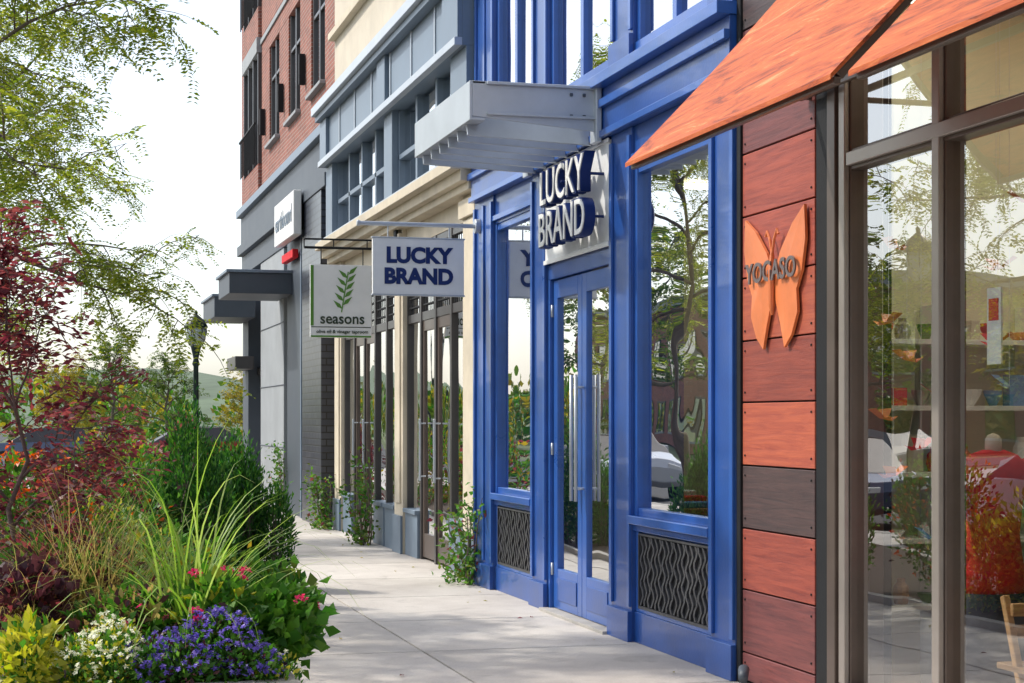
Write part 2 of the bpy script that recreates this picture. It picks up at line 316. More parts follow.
# ------------------------------------------------------------------ blue store
F=4.15
def pil(b, y0,y1,z0,z1,x0,k='blue',k2='blue_hi'):
    b.box(x0,4.5,y0,y1,z0,z1,k)
    w=.055
    b.box(x0-.022,x0,y0,y0+w,z0+.25,z1-.06,k2); b.box(x0-.022,x0,y1-w,y1,z0+.25,z1-.06,k2)
    if y1-y0>.5: b.box(x0-.016,x0,(y0+y1)/2-.03,(y0+y1)/2+.03,z0+.25,z1-.06,k2)
    b.box(x0-.035,x0,y0-.01,y1+.01,z0,z0+.22,k)
def blue_store():
    e=empty('blue_storefront_building',(F,13,0)); b=MB(); g=MB(); gr=MB()
    PY=[(9.96,10.36),(11.90,12.36),(14.08,14.52),(15.88,16.58)]
    for (y0,y1) in PY: pil(b,y0,y1,0,3.7,4.10)
    def window(y0,y1):
        b.box(4.12,4.5,y0,y1,0,.22,'blue'); b.box(4.16,4.5,y0,y1,.22,.85,'blue')
        b.box(4.07,4.5,y0,y1,.85,.91,'blue_hi'); b.box(4.11,4.5,y0,y1,.80,.85,'blue')
        b.box(4.13,4.16,y0,y0+.06,.22,.80,'blue_hi'); b.box(4.13,4.16,y1-.06,y1,.22,.80,'blue_hi'); b.box(4.13,4.16,y0+.06,y1-.06,.22,.25,'blue_hi')
        ya,yb,za,zb=y0+.08,y1-.08,.27,.77
        gr.box(4.145,4.159,ya,yb,za,zb,'black')
        n=int((yb-ya)/.075)
        for i in range(n):
            yc=ya+.05+i*(yb-ya-.10)/max(1,n-1)
            pts=[]; m=15
            for j in range(m):
                pts.append((yc+.030*math.sin(j*1.35+(i%3)*.9), za+.005+(zb-za-.01)*j/(m-1)))
            for (a,c) in zip(pts[:-1],pts[1:]):
                w=.014
                gr.add([(4.130,a[0]-w,a[1]),(4.130,a[0]+w,a[1]),(4.130,c[0]+w,c[1]),(4.130,c[0]-w,c[1]),(4.144,a[0]-w,a[1]),(4.144,a[0]+w,a[1]),(4.144,c[0]+w,c[1]),(4.144,c[0]-w,c[1])],[(0,3,2,1),(0,4,7,3),(1,2,6,5)],'grille')
        gr.box(4.125,4.145,ya-.012,yb+.012,za-.02,za,'grille'); gr.box(4.125,4.145,ya-.012,yb+.012,zb,zb+.015,'grille')
        gr.box(4.125,4.145,ya-.015,ya,za,zb,'grille'); gr.box(4.125,4.145,yb,yb+.015,za,zb,'grille')
        b.box(4.12,4.24,y0,y0+.06,.91,3.42,'blue_hi'); b.box(4.12,4.24,y1-.06,y1,.91,3.42,'blue_hi')
        b.box(4.13,4.23,y0+.06,y1-.06,.91,.965,'blue_hi'); b.box(4.13,4.23,y0+.06,y1-.06,3.36,3.42,'blue_hi')
        b.box(4.12,4.5,y0,y1,3.42,3.7,'blue'); b.box(4.09,4.12,y0,y1,3.45,3.5,'blue_hi')
        g.pane(4.165,y0+.05,y1-.05,.95,3.38,'glassb')
    window(10.36,11.90); window(14.52,15.88)
    b.box(4.06,4.5,9.96,16.58,3.7,4.07,'blue'); b.box(4.02,4.06,9.95,16.59,3.92,3.98,'blue_hi'); b.box(3.97,4.5,9.94,16.6,4.07,4.15,'blue_hi'); b.box(4.03,4.06,9.96,16.58,3.7,3.75,'blue_hi')
    dx=4.14; YA,YB=12.36,14.08
    b.box(dx-.03,4.5,YA,YB,2.76,2.88,'blue'); 
    b.box(dx-.03,4.4,YA,YA+.06,.02,2.76,'blue_hi'); b.box(dx-.03,4.4,YB-.06,YB,.02,2.76,'blue_hi')
    ym=(YA+YB)/2
    for (y0,y1) in [(YA+.07,ym-.005),(ym+.005,YB-.07)]:
        b.box(dx,dx+.05,y0,y0+.11,.03,2.75,'blue_hi'); b.box(dx,dx+.05,y1-.11,y1,.03,2.75,'blue_hi')
        b.box(dx,dx+.05,y0+.11,y1-.11,.03,.36,'blue_hi'); b.box(dx,dx+.05,y0+.11,y1-.11,2.60,2.75,'blue_hi')
        b.box(dx-.008,dx,y0+.13,y1-.13,.1,.29,'blue')
        g.pane(dx+.025,y0+.10,y1-.10,.35,2.62,'glassb')
    h=MB()
    for yc in (ym-.06,ym+.06):
        h.tube([(dx-.07,yc,.95),(dx-.07,yc,1.95)],.014,'silver',10)
        for z in (1.05,1.85): h.tube([(dx-.07,yc,z),(dx+.01,yc,z)],.01,'silver',8)
    for z in (.35,1.35,2.5):
        for yc in (YA+.066,YB-.066): h.tube([(dx-.01,yc,z-.05),(dx-.01,yc,z+.05)],.012,'silver',8)
    h.build('door_handles',e,smooth=True)
    b.box(4.03,4.5,YA,YB,-.01,.025,'kerb')
    b.box(4.13,4.5,YA,YB,2.88,3.7,'blue')
    for (y0,y1) in PY: pil(b,y0,y1,4.15,9.0,4.11)
    for (y0,y1) in [(10.36,11.90),(12.36,14.08),(14.52,15.88)]:
        for (za,zb) in [(4.3,6.2),(6.7,8.6)]:
            b.box(4.12,4.4,y0,y1,za-.15,za,'blue_hi'); b.box(4.14,4.3,y0,y0+.07,za,zb,'blue_hi'); b.box(4.14,4.3,y1-.07,y1,za,zb,'blue_hi')
            yc=(y0+y1)/2
            b.box(4.14,4.3,yc-.04,yc+.04,za,zb,'blue_hi'); b.box(4.12,4.4,y0,y1,zb,zb+.35,'blue')
            g.pane(4.18,y0+.06,y1-.06,za,zb,'glass2')
    b.box(3.9,4.7,9.96,16.58,9.0,9.35,'blue')
    b.box(4.7,4.85,9.97,16.57,3.95,9.3,'dark_in'); b.box(4.4,14,9.99,16.55,9.35,9.4,'darkgrey')
    b.box(8.5,14,9.99,16.55,0,9.34,'dark_in')
    b.box(4.5,8.5,9.97,10.08,0,3.95,'cream_in'); b.box(4.5,8.5,16.47,16.57,0,3.95,'cream_in')
    b.box(8.42,8.5,10.08,16.47,0,3.95,'cream_in'); b.box(4.5,8.42,10.08,16.47,3.8,3.94,'cream_in')
    b.box(4.5,8.42,10.08,16.47,-.02,.02,'floor_in')
    b.build('walls_and_trim',e,bevel=.006,seg=2); g.build('window_glass',e); gr.build('vent_grilles',e)
    t=MB()
    for (tx,ty) in [(5.3,11.6),(5.4,14.6)]:
        t.box(tx-.4,tx+.4,ty-.7,ty+.7,.78,.84,'woodtan')
        for a in (-.35,.35):
            for c in (-.62,.62): t.box(tx+a-.03,tx+a+.03,ty+c-.03,ty+c+.03,.02,.78,'frame')
        for i in range(5):
            hh=.05+.04*(i%3); t.box(tx-.25,tx+.2,ty-.6+i*.25,ty-.42+i*.25,.84,.84+hh,['bluecloth','redcloth','white','darkcloth'][i%4])
    t.build('display_tables',e,bevel=.008)
    c=MB()
    for (cx,cy0) in [(6.6,10.6),(6.8,13.6)]:
        c.tube([(cx,cy0,1.55),(cx,cy0+2.2,1.55)],.015,'silver'); c.tube([(cx,cy0,.02),(cx,cy0,1.55)],.015,'silver'); c.tube([(cx,cy0+2.2,.02),(cx,cy0+2.2,1.55)],.015,'silver')
        for i in range(16):
            yy=cy0+.1+i*.13; k=['bluecloth','darkcloth','redcloth','white'][rnd.randrange(4)]; l=rnd.uniform(.6,.95)
            c.add([(cx-.22,yy-.02,1.42),(cx+.22,yy-.02,1.42),(cx+.3,yy-.035,1.5-l),(cx-.3,yy-.035,1.5-l),(cx-.05,yy,1.52),(cx+.05,yy,1.52),(cx-.22,yy+.02,1.42),(cx+.22,yy+.02,1.42),(cx+.3,yy+.035,1.5-l),(cx-.3,yy+.035,1.5-l)],
                  [(0,1,2,3),(0,4,5,1),(9,8,7,6),(6,7,5,4),(1,7,8,2),(0,3,9,6),(3,2,8,9),(0,6,4),(1,5,7)],k)
    c.build('clothes_racks',e)
    l=MB()
    for yy in (11.2,13.2,15.2): l.box(5.2,6.8,yy-.1,yy+.1,3.74,3.77,'lit2')
    l.build('ceiling_lights',e)
    s=empty('store_name_sign',(4.1,13.2,3.28)); q=MB()
    q.box(4.085,4.129,12.37,14.07,2.9,3.68,'signwhite'); q.box(4.07,4.085,12.36,14.08,2.885,2.92,'white'); q.box(4.07,4.085,12.36,14.08,3.66,3.69,'white')
    for z in (3.12,3.44):
        for yy in (12.5,13.0,13.5): q.tube([(3.90,yy,z),(4.1,yy,z)],.012,'navy',8)
    q.build('board',s,bevel=.003)
    rot=(math.pi/2,0,-math.pi/2)
    for (tx,z) in (('LUCKY',3.43),('BRAND',3.10)):
        text(tx,'letter_body',(3.935,12.98,z),.38,'navy',s,rot,ext=.04,off=.014,sx=.98)
        text(tx,'letter_face',(3.889,12.98,z),.38,'white',s,rot,ext=.004,off=.002,sx=.98)
blue_store()

# ------------------------------------------------------------------ canopy
def canopy():
    e=empty('metal_canopy',(3.6,13.4,4.0)); c=MB(); y0,y1=12.5,14.45; xo,xi=3.05,4.05
    zt,zb=4.09,3.80
    c.box(xo,xo+.02,y0,y1,zb,zt,'silver'); c.box(xo+.02,xo+.12,y0,y1,zt-.02,zt,'silver'); c.box(xo+.02,xo+.12,y0,y1,zb,zb+.02,'silver')
    for yy in (y0,y1-.02):
        s=1 if yy==y0 else -1
        c.add([(xo+.021,yy,zb+.03),(xi,yy,zb-.05),(xi,yy,zt),(xo+.021,yy,zt-.001),(xo+.021,yy+.02,zb+.03),(xi,yy+.02,zb-.05),(xi,yy+.02,zt),(xo+.021,yy+.02,zt-.001)],
              [(0,1,2,3),(7,6,5,4),(0,4,5,1),(3,2,6,7),(1,5,6,2),(0,3,7,4)],'silver')
        c.box(xo+.13,xi,yy-.03*s,yy,zt-.025,zt-.003,'silver')
        c.box(xo+.13,xi,yy-.03*s,yy,zb+.04,zb+.06,'silver')
    n=6
    for i in range(n):
        yy=y0+.22+i*(y1-y0-.4)/(n-1)
        za=zb-.12
        c.add([(xo+.03,yy-.03,za+.04),(xi,yy-.03,za),(xi,yy+.03,za+.17),(xo+.03,yy+.03,za+.21),(xo+.03,yy-.015,za+.035),(xi,yy-.015,za-.005),(xi,yy+.045,za+.165),(xo+.03,yy+.045,za+.205)],
              [(3,2,1,0),(4,5,6,7),(0,1,5,4),(2,3,7,6),(0,4,7,3),(1,2,6,5)],'silver')
    c.box(xi-.04,xi-.0,y0-.06,y0+.1,zb-.13,zt+.06,'silver'); c.box(xi-.04,xi,y1-.1,y1+.06,zb-.13,zt+.06,'silver')
    for z in (zb+.06,zt-.07):
        for xx in (xi-.12,xi-.22): c.box(xx-.012,xx+.012,y0-.014,y0-.001,z-.012,z+.012,'darkgrey')
    c.build('canopy_frame',e,bevel=.003)
canopy()

# ------------------------------------------------------------------ gift store
def gift_store():
    e=empty('gift_store_building',(F,5,0)); b=MB(); g=MB()
    zs=[0.02,.19,.57,.94,1.32,1.70,2.07,2.45,2.82,3.20,3.57,3.95,4.32]
    ks=['woodplum','woodplum','woodred','wooddark','woodorg','woodred','woodorg','woodred','woodred','woodplum','woodplum','wooddark']  # topmost planks go plum and dark to paint in the awning's shadow
    w=MB()
    for i,k in enumerate(ks):
        w.box(4.115,4.16,8.86,9.88,zs[i]+.005,zs[i+1]-.005,k)
        for yy in (8.90,9.84):
            for zz in (zs[i]+.06,zs[i+1]-.06): w.box(4.109,4.115,yy-.007,yy+.007,zz-.007,zz+.007,'black')
    w.build('wood_planks',e,bevel=.005)
    b.box(4.16,4.5,8.80,9.945,0,4.35,'black'); b.box(4.10,4.16,9.885,9.945,0,4.32,'black')
    b.box(4.12,4.16,8.70,8.855,0,4.34,'black'); b.box(4.161,4.5,8.70,8.799,0,4.34,'black')
    b.box(4.11,4.4,8.60,8.699,0,4.3,'bronze')
    ms=[8.54,7.53,5.9,4.3,2.7,1.1,-.5,-2]
    for i,y in enumerate(ms):
        w2=.05
        b.box(4.15,4.26,y-w2,y+w2,.19,4.1,'bronze'); b.box(4.12,4.15,y-w2*.7,y+w2*.7,.19,4.1,'alu')
    b.box(4.08,4.5,-2.1,8.59,0,.1,'kerb'); b.box(4.13,4.28,-2.1,8.58,.101,.189,'bronze')
    b.box(4.147,4.258,-2.1,8.48,2.92,3.03,'bronze'); b.box(4.117,4.147,-2.1,8.48,2.94,3.01,'alu')
    b.box(4.14,4.28,-2.1,8.59,4.1,4.3,'bronze')
    g.pane(4.19,-2,8.55,.15,4.15,'glass')
    b.box(4.1,4.5,-2.1,9.94,4.352,8.5,'stucco'); b.box(3.95,4.6,-2.1,9.93,8.5,8.8,'darkgrey')
    b.box(4.5,9,9.84,9.94,.0,4.3,'cream_in')
    b.box(8.9,9,-2.1,9.84,0,4.3,'cream_in'); b.box(4.5,9,-2.1,-2.0,0,4.3,'cream_in')
    b.box(4.29,8.9,-2,9.84,-.02,.03,'floor_in'); b.box(4.4,8.9,-2,9.83,4.15,4.3,'cream_in')
    b.box(9,14,-2.1,9.93,0,8.5,'stucco')
    b.build('walls_and_frames',e,bevel=.004); g.build('window_glass',e)
    s=MB()
    for z in (.45,.85,1.25,1.65,2.05):
        s.box(4.62,6.6,9.5,9.838,z,z+.03,'white')
    for x in (4.62,5.28,5.94,6.57): s.box(x,x+.03,9.49,9.838,.03,2.3,'white')
    for z in (.48,.88,1.28,1.68,2.08):
        x=4.72
        while x<6.45:
            k=['white','cream','redcloth','bluecloth','woodtan','alu','butter','greenink'][rnd.randrange(8)]; hh=rnd.uniform(.08,.24); r=rnd.uniform(.03,.06)
            t=rnd.random()
            if t<.4: s.lathe((x,9.62,z),[(r*.8,0),(r,hh*.3),(r*.9,hh*.7),(r*.5,hh*.85),(r*.55,hh)],k,10)
            elif t<.7: s.lathe((x,9.62,z),[(r*.5,0),(r*1.2,hh*.35),(r*1.35,hh*.5),(r*1.3,hh*.5)],k,10)
            else: s.box(x-r,x+r,9.58,9.66,z,z+hh,k)
            x+=rnd.uniform(.1,.2)
    s.box(4.7,5.2,8.3,8.75,.03,.5,'white'); s.box(5.3,5.8,7.6,8.1,.03,.9,'white')
    for i in range(5): s.lathe((4.8+.08*i,8.4+.05*(i%2),.5),[(.03,0),(.045,.08),(.02,.16),(.025,.2)],['greenink','butter','bluecloth','redcloth','white'][i],10)
    s.box(6.2,6.9,4.5,8.0,.03,.85,'woodtan')
    for i in range(14):
        r=rnd.uniform(.04,.08); s.lathe((6.3+rnd.random()*.5,4.7+i*.24,.85),[(r*.7,0),(r,.06),(r*.6,.16),(r*.7,.2)],['white','butter','bluecloth','redcloth'][i%4],10)
    for y0 in (4.5,6.0):
        s.box(8.5,8.88,y0,y0+1.3,.03,2.2,'woodtan')
    s.build('shelves_and_goods',e,bevel=.003)
    l=MB()
    for (x,y) in ((4.9,9.0),(4.9,7.4),(6.4,8.6),(6.6,6.4)): l.box(x-.15,x+.15,y-.5,y+.5,4.09,4.12,'lit')
    l.build('ceiling_lights',e)
    th=MB(); bd=MB()
    spots=[(4.30,8.35,2.1),(4.30,8.15,1.90),(4.30,8.3,1.30),(4.33,7.95,1.0),(4.3,7.85,1.72),(4.35,8.4,2.5),(4.30,8.42,1.6),(4.33,7.3,2.3),(4.32,7.2,1.75),(4.34,7.35,1.95),(4.33,6.95,2.1),(4.4,7.2,2.6),(4.4,6.8,2.4),(4.4,7.9,2.6),(4.3,8.0,1.45)]
    for i,(x,y,z) in enumerate(spots):
        th.tube([(x,y,z),(x,y,4.15)],.0012,'white',4)
        k='bluecloth' if i%5==3 else ('redcloth' if i%5==4 else 'butter')
        a=rnd.uniform(0,6.28); d=Vector((math.cos(a),math.sin(a),.2)); sd=Vector((-math.sin(a),math.cos(a),.7)); s2=Vector((math.sin(a),-math.cos(a),.7)); o=Vector((x,y,z))
        for w_ in (sd,s2):
            bd.add([o+d*.02,o+w_*.06+d*.055,o+w_*.085-d*.01,o-d*.03],[(0,1,2,3)],k); bd.add([o,o+w_*.045-d*.07,o-d*.055],[(0,1,2)],k)
    th.build('threads',e); bd.build('hanging_paper_butterflies',e)
    pl=MB(); pl.box(4.205,4.215,7.08,7.2,1.85,2.2,'signwhite'); pl.box(4.201,4.205,7.1,7.18,2.05,2.15,'redcloth'); pl.build('window_placard',e)
gift_store()

def mannequin(x,y,k,z0=.72):
    e=empty('shop_mannequin',(x,y,0)); m=MB()
    prof=[(.17,0),(.165,.12),(.14,.3),(.155,.45),(.185,.58),(.19,.64),(.13,.70),(.06,.725)]
    m.lathe((x,y,z0),prof,k,18,1.0,.62)
    for s in (-1,1):
        m.tube([(x+s*.15,y,z0+.66),(x+s*.23,y-.01,z0+.52),(x+s*.26,y-.03,z0+.38)],[.06,.065,.07],k,10)
        m.tube([(x+s*.255,y-.03,z0+.42),(x+s*.27,y-.05,z0+.2),(x+s*.25,y-.10,z0+.02)],[.045,.038,.03],'skin',8)
    m.lathe((x,y,z0+.70),[(.05,0),(.045,.08),(.03,.10),(.0,.11)],'skin',14,.85,1)
    m.lathe((x,y,.03),[(.2,0),(.2,.02),(.02,.03),(.02,z0)],'silver',12)
    m.lathe((x,y,.25),[(.2,0),(.19,.2),(.175,z0-.24)],'darkcloth',14,1,.65)
    m.build('mannequin_figure',e,smooth=True)
mannequin(4.62,7.85,'redcloth'); mannequin(4.93,7.5,'bluecloth',.85)
def stool():
    e=empty('wooden_chair',(4.5,7.12,0)); m=MB(); x,y=4.5,7.12
    for s in (-1,1):
        m.beam((x+s*.18,y-.15,.03),(x+s*.18,y+.12,.78),.035,.035,'woodtan'); m.beam((x+s*.15,y+.18,.03),(x+s*.15,y-.14,.45),.035,.035,'woodtan')
    m.box(x-.2,x+.2,y-.18,y+.16,.44,.47,'woodtan')
    for z in (.62,.72): m.box(x-.18,x+.18,y+.05,y+.075,z-.03,z+.03,'woodtan')
    m.build('chair_frame',e,bevel=.004)
stool()

def butterfly():
    e=empty('butterfly_wall_sign',(4.08,9.36,2.42)); yc,zc=9.36,2.40
    half=[(.02,.06),(.10,.17),(.26,.31),(.42,.40),(.435,.21),(.385,.03),(.315,-.07),(.33,-.20),(.25,-.33),(.15,-.40),(.10,-.27),(.03,-.12)]
    m=MB()
    for s in (1,-1):
        h=[(s*u,v*.98) for u,v in half]
        c=(s*.16,.02)
        f=[(4.088,yc-u,zc+v) for u,v in h]; b2=[(4.105,yc-u,zc+v) for u,v in h]
        cf=(4.080,yc-c[0],zc+c[1]); k=len(h)
        vs=f+b2+[cf]; fs=[]
        for i in range(k):
            j=(i+1)%k; fs.append((i,j,2*k)); fs.append((i,j,j+k,i+k))
        m.add(vs,fs,'butter')
    m.tube([(4.08,yc,zc+.16),(4.078,yc,zc+.05),(4.078,yc,zc-.14),(4.08,yc,zc-.2)],[.012,.024,.02,.008],'butter',8)
    for s in (1,-1): m.tube([(4.08,yc,zc+.15),(4.08,yc-s*.03,zc+.24),(4.08,yc-s*.07,zc+.29),(4.08,yc-s*.09,zc+.26)],.008,'butter',6)
    m.build('wings_and_body',e)
    text('YOGASO','letters',(4.064,yc-.01,zc+.05),.165,'greyletter',e,(math.pi/2,0,-math.pi/2),ext=.005,off=.003,sx=1.05)
butterfly()

def awning(ya,yb,zo):
    e=empty('store_awning',(3.6,(ya+yb)/2,3.5)); m=MB()
    xo,xi=3.05,4.08; sl=1.07; n=8; k=10
    vs=[];
    for lay in (0,1):
        for i in range(n+1):
            for j in range(k+1):
                t=i/n; u=j/k; x=xo+(xi-xo)*t; z=zo+(x-xo)*sl-.015*math.sin(math.pi*t)*(1+.4*math.sin(u*9)) + (-.022 if lay else 0)
                vs.append((x,ya+(yb-ya)*u,z))
    fs=[]; o=(n+1)*(k+1)
    for i in range(n):
        for j in range(k):
            a=i*(k+1)+j; fs.append((a,a+k+1,a+k+2,a+1)); fs.append((a+o,a+1+o,a+k+2+o,a+k+1+o))
    for j in range(k):
        fs.append((j,j+1,j+1+o,j+o)); b=n*(k+1)+j; fs.append((b,b+o,b+1+o,b+1))
    for i in range(n):
        a=i*(k+1); fs.append((a,a+o,a+k+1+o,a+k+1)); b=a+k; fs.append((b,b+k+1,b+k+1+o,b+o))
    m.add(vs,fs,'awning'); m.build('panel',e,smooth=False)
    f=MB()
    for y in (ya+.04,yb-.04):
        f.beam((xo+.05,y,zo+.0),(xi,y,zo+(xi-xo)*sl-.06),.03,.04,'bronze'); f.beam((xo+.42,y,zo+.40),(4.12,y,zo+.40),.03,.03,'bronze')
    f.beam((xo+.04,ya+.02,zo-.02),(xo+.04,yb-.02,zo-.02),.03,.03,'bronze')
    f.beam((4.07,ya,zo+.40),(4.07,yb,zo+.40),.03,.035,'bronze')
    f.build('frame',e,bevel=.003)
awning(6.42,8.96,2.98); awning(3.7,6.26,2.96); awning(.9,3.55,2.95)

# ------------------------------------------------------------------ cream/slate building
def cream_building():
    e=empty('cream_storefront_building',(4.2,21,0)); b=MB(); g=MB()
    y0,y1=16.61,25.3
    CP=[(16.61,17.3),(20.35,20.85),(24.75,25.3)]
    for (a,c) in CP:
        b.box(4.15,4.6,a,c,.0,3.85,'cream'); b.box(4.12,4.15,a,c,0,.45,'slate'); b.box(4.13,4.15,a+.1,c-.1,.6,3.6,'cream'); b.box(4.10,4.15,a,c,3.62,3.8,'cream')
    def bay(a,c,n,door):
        b.box(4.2,4.6,a,c,3.62,3.85,'cream')
        w=(c-a)/n; 
        for i in range(n+1):
            y=a+i*w; b.box(4.20,4.34,max(a,y-.04),min(c,y+.04),.0,3.62,'frame')
        b.box(4.21,4.33,a+.05,c-.05,2.72,2.82,'frame'); b.box(4.21,4.33,a+.05,c-.05,3.54,3.62,'frame')
        for i in range(n):
            p=a+i*w+.04; q=a+(i+1)*w-.04
            if i in door:
                b.box(4.22,4.27,p,p+.07,.03,2.72,'bronze'); b.box(4.22,4.27,q-.07,q,.03,2.72,'bronze'); b.box(4.22,4.27,p+.07,q-.07,.03,.3,'bronze'); b.box(4.22,4.27,p+.07,q-.07,2.6,2.72,'bronze')
                b.tube([(4.16,q-.12,.9),(4.16,q-.12,1.6)],.014,'silver',8)
                b.tube([(4.16,q-.12,.95),(4.23,q-.12,.95)],.01,'silver',6); b.tube([(4.16,q-.12,1.55),(4.23,q-.12,1.55)],.01,'silver',6)
            else:
                b.box(4.17,4.34,p,q,0,.5,'slate'); b.box(4.14,4.34,p,q,.5,.55,'slate')
            for k in range(7):
                yy=p+(q-p)*(k+.5)/7; b.box(4.225,4.232,yy-.01,yy+.01,2.82,3.54,'black')
            for k in range(6):
                zz=2.9+k*.11; b.box(4.218,4.225,p,q,zz-.01,zz+.01,'black')
        g.pane(4.24,a,c,.05,3.58,'doorglass')
    bay(17.3,20.35,4,(1,2)); bay(20.85,24.75,5,(2,3))
    b.box(4.04,4.6,y0,y1,3.85,3.93,'cream'); b.box(3.96,4.6,y0,y1,3.93,4.04,'cream'); b.box(3.86,4.6,y0,y1,4.04,4.14,'cream'); b.box(3.90,4.6,y0,y1,4.14,4.18,'silver')
    for (a,c) in CP: b.box(4.02,4.6,a,c,4.18,5.25,'slate')
    for (a,c,n) in [(17.3,20.35,3),(20.85,24.75,4)]:
        w=(c-a)/n
        for i in range(n+1): y=a+i*w; b.box(4.1,4.25,max(a,y-.045),min(c,y+.045),4.18,5.25,'slate')
        b.box(4.1,4.25,a,c,4.66,4.72,'slate')
        g.pane(4.17,a,c,4.2,5.2,'glass2')
    b.box(3.98,4.6,y0,y1,5.25,5.98,'slate'); b.box(3.90,3.98,y0,y1,5.25,5.33,'silver'); b.box(3.86,3.98,y0,y1,5.9,5.98,'slate'); b.box(3.80,4.6,y0,y1,5.98,6.1,'silver')
    for yy in np.arange(y0+1.2,y1,1.2): b.box(3.965,3.98,yy-.02,yy+.02,5.33,5.9,'silver')
    for (a,c) in CP: b.box(3.93,3.98,a,c,5.33,5.9,'slate')
    b.box(4.15,4.6,y0,y1,6.1,9.4,'stucco'); b.box(4.05,4.15,y0,y1,7.1,7.2,'cream'); b.box(3.95,4.7,y0,y1,9.4,9.8,'cream')
    b.box(4.6,14,y0+.01,y1,6.05,9.4,'stucco')
    b.box(7.5,14,y0+.01,y1,0,6.0,'dark_in'); b.box(4.6,7.5,16.62,16.75,0,3.85,'cream_in'); b.box(4.6,7.5,25.1,25.28,0,3.85,'cream_in'); b.box(4.6,7.5,16.75,25.1,3.86,6.0,'dark_in'); b.box(4.3,7.5,16.75,25.1,-.02,.02,'floor_in')
    for i in range(6): b.box(6.6,7.1,17.6+i*1.2,18.4+i*1.2,.02,1.9,'woodtan')
    b.build('walls_and_trim',e,bevel=.006); g.build('window_glass',e)
    l=MB()
    for yy in (18.5,20.5,22.5): l.box(5.4,6.6,yy-.12,yy+.12,3.8,3.83,'lit2')
    l.build('ceiling_lights',e)
cream_building()

def brick_building():
    e=empty('brick_building',(4.2,31,0)); b=MB(); g=MB()
    y0,y1=25.3,37.0
    b.box(4.3,4.7,25.3,37,0,.3,'darkgrey')
    b.box(4.02,4.7,25.75,27.7,0,5.0,'blackbrick')
    b.box(4.10,4.7,27.9,30.0,0,4.599,'darkgrey'); b.box(4.06,4.1,28.1,28.2,0,5,'slate')
    b.box(4.12,4.7,30.6,33.9,0,4.599,'stone'); 
    for z in (1.1,2.2,3.3): b.box(4.105,4.12,30.6,33.9,z-.008,z+.008,'darkgrey')
    b.box(4.12,4.7,36.0,36.99,0,4.599,'darkgrey')
    for (a,c) in [(25.3,25.75),(27.7,27.9),(30.0,30.6),(33.9,36.0)]:
        g.pane(4.4,a,c,.1,4.6,'doorglass'); b.box(4.3,4.5,a,c,2.5,2.65,'frame'); b.box(4.31,4.49,(a+c)/2-.04,(a+c)/2+.04,0.3,4.6,'frame')
    b.box(4.0,4.7,y0,y1,5.0,5.2,'darkgrey'); b.box(4.10,4.7,27.9,y1,4.6,5.0,'darkgrey')
    b.box(4.08,4.7,y0,y1,5.2,5.8,'darkgrey'); b.box(3.98,4.7,y0,y1,5.8,5.95,'slate')
    zf=[(5.95,9.0),(9.0,12.0),(12.0,15.0)]
    wy=[(26.2,27.6),(28.8,30.2),(31.4,32.8)]
    for (za,zb) in zf:
        b.box(4.15,4.8,y0,34.0,za,za+.75,'brick'); b.box(4.15,4.8,y0,34.0,zb-.45,zb,'brick'); b.box(4.12,4.15,y0,34.0,zb-.16,zb-.06,'stone')
        prev=y0
        for (a,c) in wy+[(34.0,34.0)]:
            b.box(4.15,4.8,prev,a,za+.75,zb-.45,'brick'); prev=c
            if c>a:
                b.box(4.06,4.3,a-.05,c+.05,za+.7,za+.76,'stone')
                b.box(4.18,4.26,a,a+.07,za+.76,zb-.45,'frame'); b.box(4.18,4.26,c-.07,c,za+.76,zb-.45,'frame'); b.box(4.18,4.26,(a+c)/2-.04,(a+c)/2+.04,za+.76,zb-.45,'frame'); b.box(4.185,4.255,a+.07,c-.07,zb-1.1,zb-1.04,'frame')
                g.pane(4.22,a,c,za+.75,zb-.45,'glass2')
        b.box(4.1,4.8,36.5,37.0,za,zb,'brick'); b.box(4.08,4.8,34.0,36.5,za,za+.6,'brick'); b.box(4.05,4.8,34.0,36.5,zb-.3,zb,'stone')
        for k in range(4):
            yy=34.04+k*.806; b.box(4.08,4.2,yy-.04,yy+.04,za+.6,zb-.3,'frame')
        g.pane(4.14,34,36.5,za+.6,zb-.3,'glass2')
        for k in range(13): b.box(4.00,4.02,34.0+k*.2,34.02+k*.2,za+.6,za+1.35,'black')
        b.box(3.99,4.03,33.95,36.6,za+1.35,za+1.39,'black')
    b.box(3.8,4.9,y0,y1,15,15.5,'darkgrey'); b.box(4.8,16,y0+.02,36.98,0,15,'brick')
    b.box(3.05,4.1,29.4,31.2,3.70,4.05,'darkgrey'); b.box(3.0,4.12,29.36,31.24,4.05,4.10,'slate')
    b.box(3.3,4.1,34.6,37.0,3.60,4.0,'darkgrey'); b.box(3.25,4.12,34.56,37.04,4.0,4.05,'slate')
    b.box(3.75,4.12,35.0,36.6,2.6,2.85,'frame')
    for yy in (28.2,30.8,33.4):
        b.box(4.04,4.14,yy-.04,yy+.04,7.0,7.5,'black')
    b.build('walls_and_trim',e,bevel=.006); g.build('window_glass',e)
    s=empty('wall_store_sign',(3.9,28.5,4.9)); q=MB(); q.box(3.84,3.97,27.4,29.7,4.5,5.2,'white'); q.box(3.97,4.02,27.6,27.7,4.6,5.15,'black'); q.box(3.97,4.09,29.4,29.5,4.6,5.15,'black'); q.box(3.95,4.05,28.3,29.6,4.22,4.36,'redcloth'); q.box(4.05,4.1,28.9,29.0,4.24,4.34,'black'); q.build('panel',s,bevel=.01)
    text('earthbound','letters',(3.835,28.55,4.85),.42,'slate',s,(math.pi/2,0,-math.pi/2),ext=.004)
brick_building()

